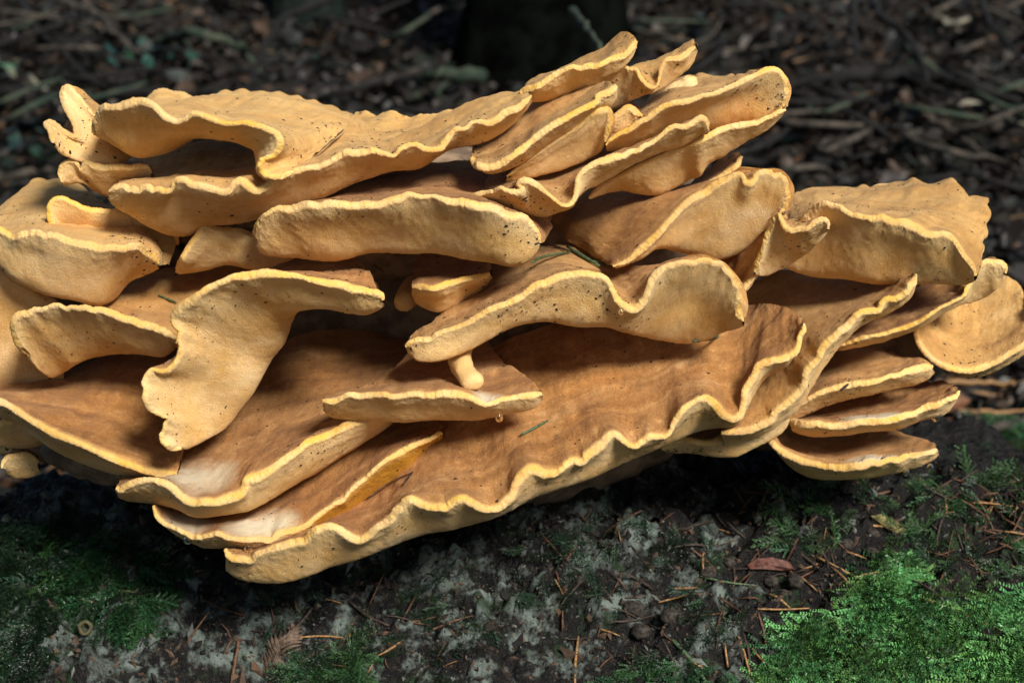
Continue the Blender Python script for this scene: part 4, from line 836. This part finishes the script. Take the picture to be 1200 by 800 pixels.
def moss_patch(samples, label, color, size=(.7, 1.2), droop=.5, heading=None, lift=.004):
    """samples: list of (pos, normal)"""
    VV = []; FF = []; TT = []; off = 0
    for p, n in samples:
        V, F, T = TEM[random.randrange(7)]; s = random.uniform(*size)
        h = random.uniform(0, 6.28) if heading is None else heading + random.gauss(0, .75)
        d = Vector((math.cos(h), math.sin(h), 0)); d = (d - n * d.dot(n)).normalized()
        d = (d + n * random.uniform(-.05, .55) - Vector((0, 0, droop * random.uniform(0, .6)))).normalized()
        y = n.cross(d).normalized(); z = d.cross(y).normalized()
        if z.dot(n) < 0: z = -z; y = -y
        M = np.array([d, y, z]); W = (V * s) @ M + np.array(p + n * lift * random.uniform(.2, 1.6))
        VV.append(W); FF.append(F + off); off += len(V); tn = random.choice((.25, .5, .9, 1.1, 1.5)); hue = random.uniform(-.15, .15)
        c = np.clip(np.stack([T * color[0] * (1 + hue * 1.5), T * color[1], T * color[2] * (1 - hue), np.ones_like(T)], 1), 0, .6); c[:, :3] *= tn; TT.append(c)
    o = mesh_obj('moss', np.concatenate(VV), np.concatenate(FF), M_MOSS, None, False); fattr(o.data, 'tone', np.concatenate(TT), 'FLOAT_COLOR')
    tag(o, label, 'moss', kind='stuff'); return o
def scatter(poly, n, clump=0.0, cs=60):
    """random stump points inside a photo region"""
    xs = [q[0] for q in poly]; ys = [q[1] for q in poly]; out = []; tries = 0
    def inside(x, y):
        c = False; j = len(poly) - 1
        for i in range(len(poly)):
            if (poly[i][1] > y) != (poly[j][1] > y) and x < (poly[j][0] - poly[i][0]) * (y - poly[i][1]) / (poly[j][1] - poly[i][1]) + poly[i][0]: c = not c
            j = i
        return c
    while len(out) < n and tries < n * 30:
        tries += 1; x = random.uniform(min(xs), max(xs)); y = random.uniform(min(ys), max(ys))
        if not inside(x, y): continue
        p, nn = stump_hit(x, y)
        if p is None: continue
        if clump and float(fbm(np.array(p), cs, 2)) < clump: continue
        out.append((p, nn))
    return out
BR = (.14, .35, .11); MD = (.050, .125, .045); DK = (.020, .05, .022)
big = scatter([(880,810),(905,770),(930,730),(985,705),(1015,665),(1035,640),(1060,650),(1065,690),(1110,700),(1150,695),(1210,680),(1210,810)], 700)
moss_patch(big, 'bright green feathery moss cushion hanging over the stump edge at the lower right', BR, (1.1, 2.1), .7, -1.45, .007)
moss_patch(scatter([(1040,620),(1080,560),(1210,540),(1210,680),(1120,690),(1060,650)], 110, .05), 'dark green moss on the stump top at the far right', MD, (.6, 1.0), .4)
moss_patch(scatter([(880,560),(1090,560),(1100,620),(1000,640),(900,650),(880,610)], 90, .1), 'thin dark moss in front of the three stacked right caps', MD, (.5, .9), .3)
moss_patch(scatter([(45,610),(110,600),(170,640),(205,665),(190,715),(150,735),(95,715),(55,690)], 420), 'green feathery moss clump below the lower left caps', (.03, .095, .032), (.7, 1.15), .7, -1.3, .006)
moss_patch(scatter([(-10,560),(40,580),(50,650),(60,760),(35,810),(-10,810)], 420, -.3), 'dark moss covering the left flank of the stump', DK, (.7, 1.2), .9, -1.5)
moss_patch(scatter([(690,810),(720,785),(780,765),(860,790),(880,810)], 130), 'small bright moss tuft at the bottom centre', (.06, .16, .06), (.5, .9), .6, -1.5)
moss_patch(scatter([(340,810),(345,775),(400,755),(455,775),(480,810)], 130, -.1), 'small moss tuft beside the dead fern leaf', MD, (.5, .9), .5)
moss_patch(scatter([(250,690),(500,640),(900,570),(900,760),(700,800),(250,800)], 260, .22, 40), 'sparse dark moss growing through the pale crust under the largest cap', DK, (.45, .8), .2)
# humus crumbs over the stump
def crumbs(poly, n):
    V = []; F = []; T = []
    pal = [(.012,.010,.009),(.03,.022,.016),(.07,.045,.03),(.10,.06,.035),(.08,.09,.08),(.14,.15,.13)]
    for p, nn in scatter(poly, n):
        s = .0011 * math.exp(random.gauss(0, .5)); k = len(V); a, b_, c = frame(nn, random.uniform(0, 6.28)); e = random.choice((1, 1, 1.6, 3))
        for q in range(4):
            an = q * 1.5708 + random.uniform(-.4, .4); V.append(tuple(p + a * math.cos(an) * s * e + b_ * math.sin(an) * s + c * s * random.uniform(-.3, .3)))
        V.append(tuple(p + c * s * 1.1)); F += [(k + q, k + (q + 1) % 4, k + 4) for q in range(4)]
        col = random.choices(pal, (5, 5, 3, 1.2, 2, 1))[0]; T += [(*col, 1)] * 5
    o = mesh_obj('humus_crumbs', V, F, vcol_mat('humus_crumb', .8), None, False); fattr(o.data, 'tone', np.array(T), 'FLOAT_COLOR')
    tag(o, 'loose dark humus crumbs strewn over the stump top', 'humus', kind='stuff')
crumbs([(-10,560),(1210,540),(1210,810),(-10,810)], 4500)

# ------------------------------------------------------------------ forest floor litter
def litter(n, name, ymin, ymax, size, pal, wts, label, cat, lift=.004, power=1.0, long=1.0):
    yy = ymin + (ymax - ymin) * rng.random(n) ** power; half = (yy + 1.2) * .40 + 1.3; xx = (rng.random(n) * 2 - 1) * half
    s = size * np.exp(rng.normal(0, .35, n)); ang = rng.random(n) * 2 * np.pi; z = terrain_z(xx, yy) + lift * rng.random(n) * 3
    tilt = rng.normal(0, .38, (n, 2)); tw = rng.normal(0, .25, n)
    a = np.stack([np.cos(ang), np.sin(ang), tilt[:, 0]], 1); b_ = np.stack([-np.sin(ang), np.cos(ang), tilt[:, 1]], 1)
    c = np.stack([xx, yy, z], 1)
    prof = [(-1, 0, 0), (-.45, .42, .12), (.15, .5, .10), (.65, .3, .05), (1, 0, .08), (.65, -.3, .12), (.15, -.5, .02), (-.45, -.42, .1), (0, 0, -.08)]
    V = np.zeros((n, 9, 3)); wd = rng.uniform(.35, 1.2, n) / long
    for k, (u_, v_, w_) in enumerate(prof):
        V[:, k] = c + a * (u_ * s * .5 * long ** .5)[:, None] + b_ * (v_ * s * wd)[:, None]; V[:, k, 2] += w_ * s * (1 + tw * 3) + s * .25
    F0 = np.array([(0, 1, 8), (1, 2, 8), (2, 3, 8), (3, 4, 8), (4, 5, 8), (5, 6, 8), (6, 7, 8), (7, 0, 8)])
    F = (F0[None] + np.arange(n)[:, None, None] * 9).reshape(-1, 3)
    ci = rng.choice(len(pal), n, p=np.array(wts) / sum(wts)); col = np.array(pal)[ci] * rng.uniform(.6, 1.4, (n, 1)); col = np.repeat(np.concatenate([col, np.ones((n, 1))], 1)[:, None], 9, 1)
    o = mesh_obj(name, V, F, LITM, None, False); fattr(o.data, 'tone', col, 'FLOAT_COLOR'); tag(o, label, cat, kind='stuff')
LITM = vcol_mat('dead_leaf', .55, .5, 0, 60, .002)
pal = [(.007,.007,.006),(.014,.012,.010),(.026,.020,.015),(.048,.030,.019),(.038,.032,.026),(.022,.026,.023),(.011,.024,.019),(.065,.056,.047)]
litter(68000, 'leaf_litter', .75, 9, .022, pal, (7, 6, 5, 2, 2, 2.4, 1.6, .2), 'carpet of wet brown and grey dead leaves covering the forest floor', 'leaf litter', power=1.25)
litter(14000, 'leaf_litter', 1.6, 9, .036, pal, (5, 6, 6, 3.5, 1.6, 2, 1.4, .12), 'larger curled dead leaves lying among the litter behind the fungus', 'leaf litter', power=1.25)
litter(5500, 'leaf_litter', .7, 1.7, .020, [(.16,.07,.03),(.22,.13,.07),(.09,.05,.03),(.30,.25,.18),(.05,.035,.025)], (3, 3, 4, 1.2, 4), 'warm reddish brown litter on the ground close behind the stump', 'leaf litter')  # warm litter; its colours are brightened to stand for stronger light here
litter(9000, 'needle_litter', .6, 4, .014, [(.14,.075,.04),(.20,.12,.06),(.05,.035,.03)], (3, 2, 3), 'dead needles and stalks between the leaves behind the stump', 'needle litter', power=1.4, long=9)

# ground moss behind the stump at the right
M_BR = simple('dead_branch', (0.020, 0.018, 0.015), (0.07, 0.058, 0.045), 30, .85, .002)
M_BRG = simple('mossy_branch', (0.014, 0.028, 0.018), (0.045, 0.055, 0.036), 25, .85, .003)
M_BRD = simple('black_branch', (0.003, 0.003, 0.003), (0.010, 0.009, 0.008), 30, .85, .002)
M_BRP = simple('pale_branch', (0.16, 0.15, 0.11), (0.30, 0.28, 0.22), 30, .85, .002)
def branch(pts, r, mat, label, lift=.05, twigs=(), group='fallen branches on the forest floor', name='fallen_branch', taper=.45):
    W = [floor_hit(x, y, lift if not isinstance(lift, (list, tuple)) else lift[i]) for i, (x, y) in enumerate(pts)]
    base = W[0].copy(); n = max(8, len(W) * 4); p = smooth_path([q - base for q in W], n)
    p = [tuple(Vector(q) + Vector((random.gauss(0, r * .25), random.gauss(0, r * .25), random.gauss(0, r * .25)))) for q in p]
    rt = bpy.data.objects.new(name, None); COL.objects.link(rt); rt.location = base; tag(rt, label, 'branch', group)
    V, F = tube(p, [r * (1 - (1 - taper) * i / (n - 1)) for i in range(n)], 8, rough=.12, seed=pts[0][0]); mesh_obj('limb', V, F, mat, rt)
    for tw in twigs:
        T = [floor_hit(x, y, (lift if not isinstance(lift, (list, tuple)) else lift[0]) + .01) - base for x, y in tw]
        q = smooth_path(T, 9); V, F = tube(q, [r * .45 * (1 - .7 * i / 8) for i in range(9)], 6); mesh_obj('twig', V, F, mat, rt)
    return rt
branch([(28,0),(38,28),(58,48),(85,72),(105,95)], .012, M_BRD, 'dark branch running down from the top left corner', .12, [[(58,48),(90,50),(128,40)]])
branch([(60,-6),(92,8),(115,20),(140,45),(160,62)], .013, M_BR, 'grey brown branch arching down at the upper left', .16, [[(115,20),(150,22),(200,36)]])
branch([(188,52),(215,42),(240,40),(268,48),(290,66),(305,84)], .017, M_BRG, 'arched mossy green branch at the upper left centre', [.03,.10,.14,.12,.06,.03], [[(215,42),(225,70),(215,95)]])
branch([(390,0),(350,12),(322,35),(302,70),(292,108)], .010, M_BRD, 'thin black branch slanting across the dim trunk at the top left', .2)
branch([(565,92),(530,88),(505,86),(494,100),(484,118)], .020, M_BRG, 'crooked green branch reaching left of the big tree trunk', [.05,.08,.10,.06,.03], [[(530,88),(525,118),(560,122)]])
branch([(412,104),(440,98),(470,90),(500,80)], .012, M_BR, 'short brown branch left of the crooked green one', .04)
branch([(34,90),(50,105),(72,128)], .008, M_BRP, 'pale straight stick above the left end of the fungus', .05)
branch([(925,108),(960,96),(1005,88),(1060,88),(1110,94),(1160,99),(1210,98)], .024, M_BRD, 'long black branch across the right background', [.06,.08,.1,.1,.1,.1,.08], [[(1060,88),(1075,110),(1100,130)], [(1075,60),(1078,78),(1072,92)]])
branch([(1000,-5),(1000,30),(1002,55),(1006,72)], .010, M_BRD, 'upright dark stick in the right background', .25)
branch([(1020,-5),(1040,25),(1068,50),(1080,75),(1085,95)], .012, M_BRD, 'dark branch slanting down towards the long black one', .2)
branch([(818,58),(850,60),(890,55),(930,48)], .008, M_BR, 'thin grey stick behind the upper right fan of caps', .04)
branch([(1110,122),(1150,122),(1185,140),(1210,150)], .009, M_BRP, 'pale grey stick at the right edge', .03)
branch([(1075,135),(1110,150),(1150,180),(1205,200)], .011, M_BR, 'brown branch lying below the pale grey stick at the right', .03)
branch([(1020,130),(1045,125),(1055,150),(1060,175)], .006, M_BRD, 'small bent dark twig right of the fan of caps', .03)
branch([(1095,20),(1115,27),(1135,22)], .012, M_BRP, 'short pale grey piece of branch at the top right', .03)
branch([(672,10),(688,35),(706,58)], .007, M_BRG, 'thin green stem in front of the big tree trunk', .55, name='fallen_branch', group=None)
branch([(-10,210),(25,205),(60,195)], .012, M_BR, 'grey branch behind the left end of the fungus', .04)
branch([(1150,-5),(1160,30),(1190,60),(1210,90)], .010, M_BRD, 'dark twig hanging at the top right corner', .15)
branch([(740,6),(760,40),(800,48),(850,20)], .007, M_BR, 'curved thin twig behind the spiky upper caps', .08)
# brambles: fine curved stems, alike
for k in range(130):
    x = random.uniform(-20, 1220); y = random.uniform(0, 230)
    if 540 < x < 740: continue
    L_ = random.uniform(30, 110); a_ = random.uniform(-.9, .9); cu = random.uniform(-25, 25)
    W = [floor_hit(x + L_ * t_ * math.cos(a_), max(-20, y + L_ * t_ * math.sin(a_) * .6 - cu * math.sin(3.14 * t_)), .03 + .12 * math.sin(3.14 * t_)) for t_ in (0, .33, .66, 1)]
    b0 = W[0]; V, F = tube([Vector(q) for q in smooth_path([w_ - b0 for w_ in W], 10)], [random.uniform(.006, .010) * (1 - .05 * i) for i in range(10)], 6)
    o = mesh_obj('bramble_stem', V, F, random.choice((M_BRD, M_BRD, M_BR, M_BRG))); o.location = b0
    tag(o, 'thin arching bare stem in the blurred undergrowth behind the fungus', 'stem', 'thin bare stems behind the fungus')
# forked twig, far right beside the stump
tr = branch([(1100,557),(1118,540),(1138,516),(1165,505),(1205,490)], .0075, M_BR, 'forked bare twig on the ground right of the three stacked caps', .03, [[(1138,516),(1128,498),(1116,478)], [(1138,516),(1145,490),(1150,468)], [(1165,505),(1180,530),(1205,543)]], group=None, taper=.8)
branch([(1108,447),(1140,448),(1190,449)], .0045, M_NTAN, 'tan stalk on the ground below the round right cap', .02, group=None)
branch([(1120,480),(1160,483),(1205,481)], .0040, M_NTAN, 'tan stalk on the ground above the forked twig', .02, group=None)
# moss on the floor right
def floor_pts(poly, n):
    out = []
    while len(out) < n:
        x = random.uniform(min(q[0] for q in poly), max(q[0] for q in poly)); y = random.uniform(min(q[1] for q in poly), max(q[1] for q in poly)); p = floor_hit(x, y); out.append((p, Vector((0, 0, 1))))
    return out
moss_patch(floor_pts([(1145,512),(1215,535)], 120), 'green moss cushion on the ground behind the forked twig', (.05, .13, .05), (1.2, 2.2), .2, None, .02)
def leafy(px, py, n, spread, col, label):
    VV = []; FF = []; TT = []
    for k in range(n):
        p = floor_hit(px + random.gauss(0, spread), py + random.gauss(0, spread * .5), random.uniform(.02, .16)); s = random.uniform(.02, .045); a_ = random.uniform(0, 6.28); ti = random.gauss(0, .4)
        d = Vector((math.cos(a_), math.sin(a_), ti)); e = Vector((-math.sin(a_), math.cos(a_), random.gauss(0, .3))); b0 = len(VV)
        for u_, v_ in ((-1, 0), (-.3, .45), (.4, .4), (1, 0), (.4, -.4), (-.3, -.45)): VV.append(tuple(p + d * u_ * s * .5 + e * v_ * s * .6 + Vector((0, 0, -abs(v_) * s * .2))))
        FF += [(b0, b0 + 1, b0 + 5), (b0 + 1, b0 + 2, b0 + 4, b0 + 5), (b0 + 2, b0 + 3, b0 + 4)]; TT += [tuple(c * random.uniform(.7, 1.3) for c in col) + (1,)] * 6
    o = mesh_obj('bramble_leaves', VV, FF, LITM, None, False); fattr(o.data, 'tone', np.array(TT), 'FLOAT_COLOR'); tag(o, label, 'foliage', kind='stuff')
leafy(172, 66, 45, 22, (.012, .05, .038), 'patch of dark teal bramble leaves at the upper left')
leafy(5, 74, 14, 12, (.08, .11, .08), 'pale green leaves at the left edge')
leafy(40, 160, 30, 30, (.015, .035, .028), 'dull green leaves left of the horned cap')
leafy(1075, 60, 16, 22, (.03, .045, .03), 'sparse green leaves at the upper right')

# ------------------------------------------------------------------ trees
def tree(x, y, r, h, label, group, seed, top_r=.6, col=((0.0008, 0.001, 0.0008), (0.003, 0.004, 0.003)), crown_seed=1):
    rr = random.Random(seed); rt = bpy.data.objects.new('tree', None); COL.objects.link(rt); z0 = float(terrain_z(x, y)); rt.location = (x, y, z0); tag(rt, label, 'tree', group)
    nu, nv = 72, 60; th = np.linspace(0, 2 * np.pi, nu, endpoint=False); hh = np.linspace(0, 1, nv) ** 1.6 * (h * .8)
    rad = r * (1 + .45 * np.exp(-hh / .18)) * (1 - (1 - top_r) * hh / h)
    p = np.stack([np.cos(th)[:, None] * rad, np.sin(th)[:, None] * rad, hh + 0 * th[:, None]], -1)
    q = np.stack([np.cos(th)[:, None] * 9 + 0 * hh, np.sin(th)[:, None] * 9 + 0 * hh, hh * 3 + 0 * th[:, None] + seed], -1)
    dsp = .05 * r * noise(q, 1) + .04 * r * noise(q, 3) + .12 * r * np.exp(-hh / .2) * noise(q * .3, 1.0)
    p[..., 0] += np.cos(th)[:, None] * dsp; p[..., 1] += np.sin(th)[:, None] * dsp; p[..., 2] -= .08 * (hh < .01)
    i = np.arange(nu)[:, None]; j = np.arange(nv - 1)[None, :]; a = i * nv + j; b_ = ((i + 1) % nu) * nv + j
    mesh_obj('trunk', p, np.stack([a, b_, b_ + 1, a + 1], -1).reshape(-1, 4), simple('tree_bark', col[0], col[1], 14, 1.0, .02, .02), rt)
    # limbs and a sparse leafy crown high above the frame
    VV = []; FF = []; TT = []
    for k in range(9):
        a_ = rr.uniform(0, 6.28); zz = h * rr.uniform(.42, .78); ln = h * rr.uniform(.18, .3); e = Vector((math.cos(a_) * ln, math.sin(a_) * ln, ln * rr.uniform(.3, .8)))
        V, F = tube([Vector((0, 0, zz)), Vector((0, 0, zz)) + e * .5 + Vector((0, 0, .1)), Vector((0, 0, zz)) + e], [r * .3, r * .18, r * .05], 6); mesh_obj('limb', V, F, M_BR, rt)
        for _ in range(150):
            c = Vector((0, 0, zz)) + e * rr.uniform(.3, 1.15) + Vector((rr.gauss(0, ln * .3), rr.gauss(0, ln * .3), rr.gauss(0, ln * .2))); s = rr.uniform(.05, .11)
            d = Vector((rr.gauss(0, 1), rr.gauss(0, 1), rr.gauss(0, .4))).normalized(); e2 = d.orthogonal().normalized(); b0 = len(VV)
            VV += [tuple(c - d * s), tuple(c + e2 * s * .6), tuple(c + d * s), tuple(c - e2 * s * .6)]; FF.append((b0, b0 + 1, b0 + 2, b0 + 3)); TT += [(.05 * rr.uniform(.6, 1.4), .09, .03, 1)] * 4
    o = mesh_obj('crown', VV, FF, LITM, rt, False); fattr(o.data, 'tone', np.array(TT), 'FLOAT_COLOR')
bp = floor_hit(641, 100)
tree(bp.x, bp.y + .2, (bp.y + 1.2) * 82 / 2000 * 1.0, 17, 'thick dark tree trunk rising at the top centre behind the fungus', None, 3)
bp = floor_hit(357, 33)
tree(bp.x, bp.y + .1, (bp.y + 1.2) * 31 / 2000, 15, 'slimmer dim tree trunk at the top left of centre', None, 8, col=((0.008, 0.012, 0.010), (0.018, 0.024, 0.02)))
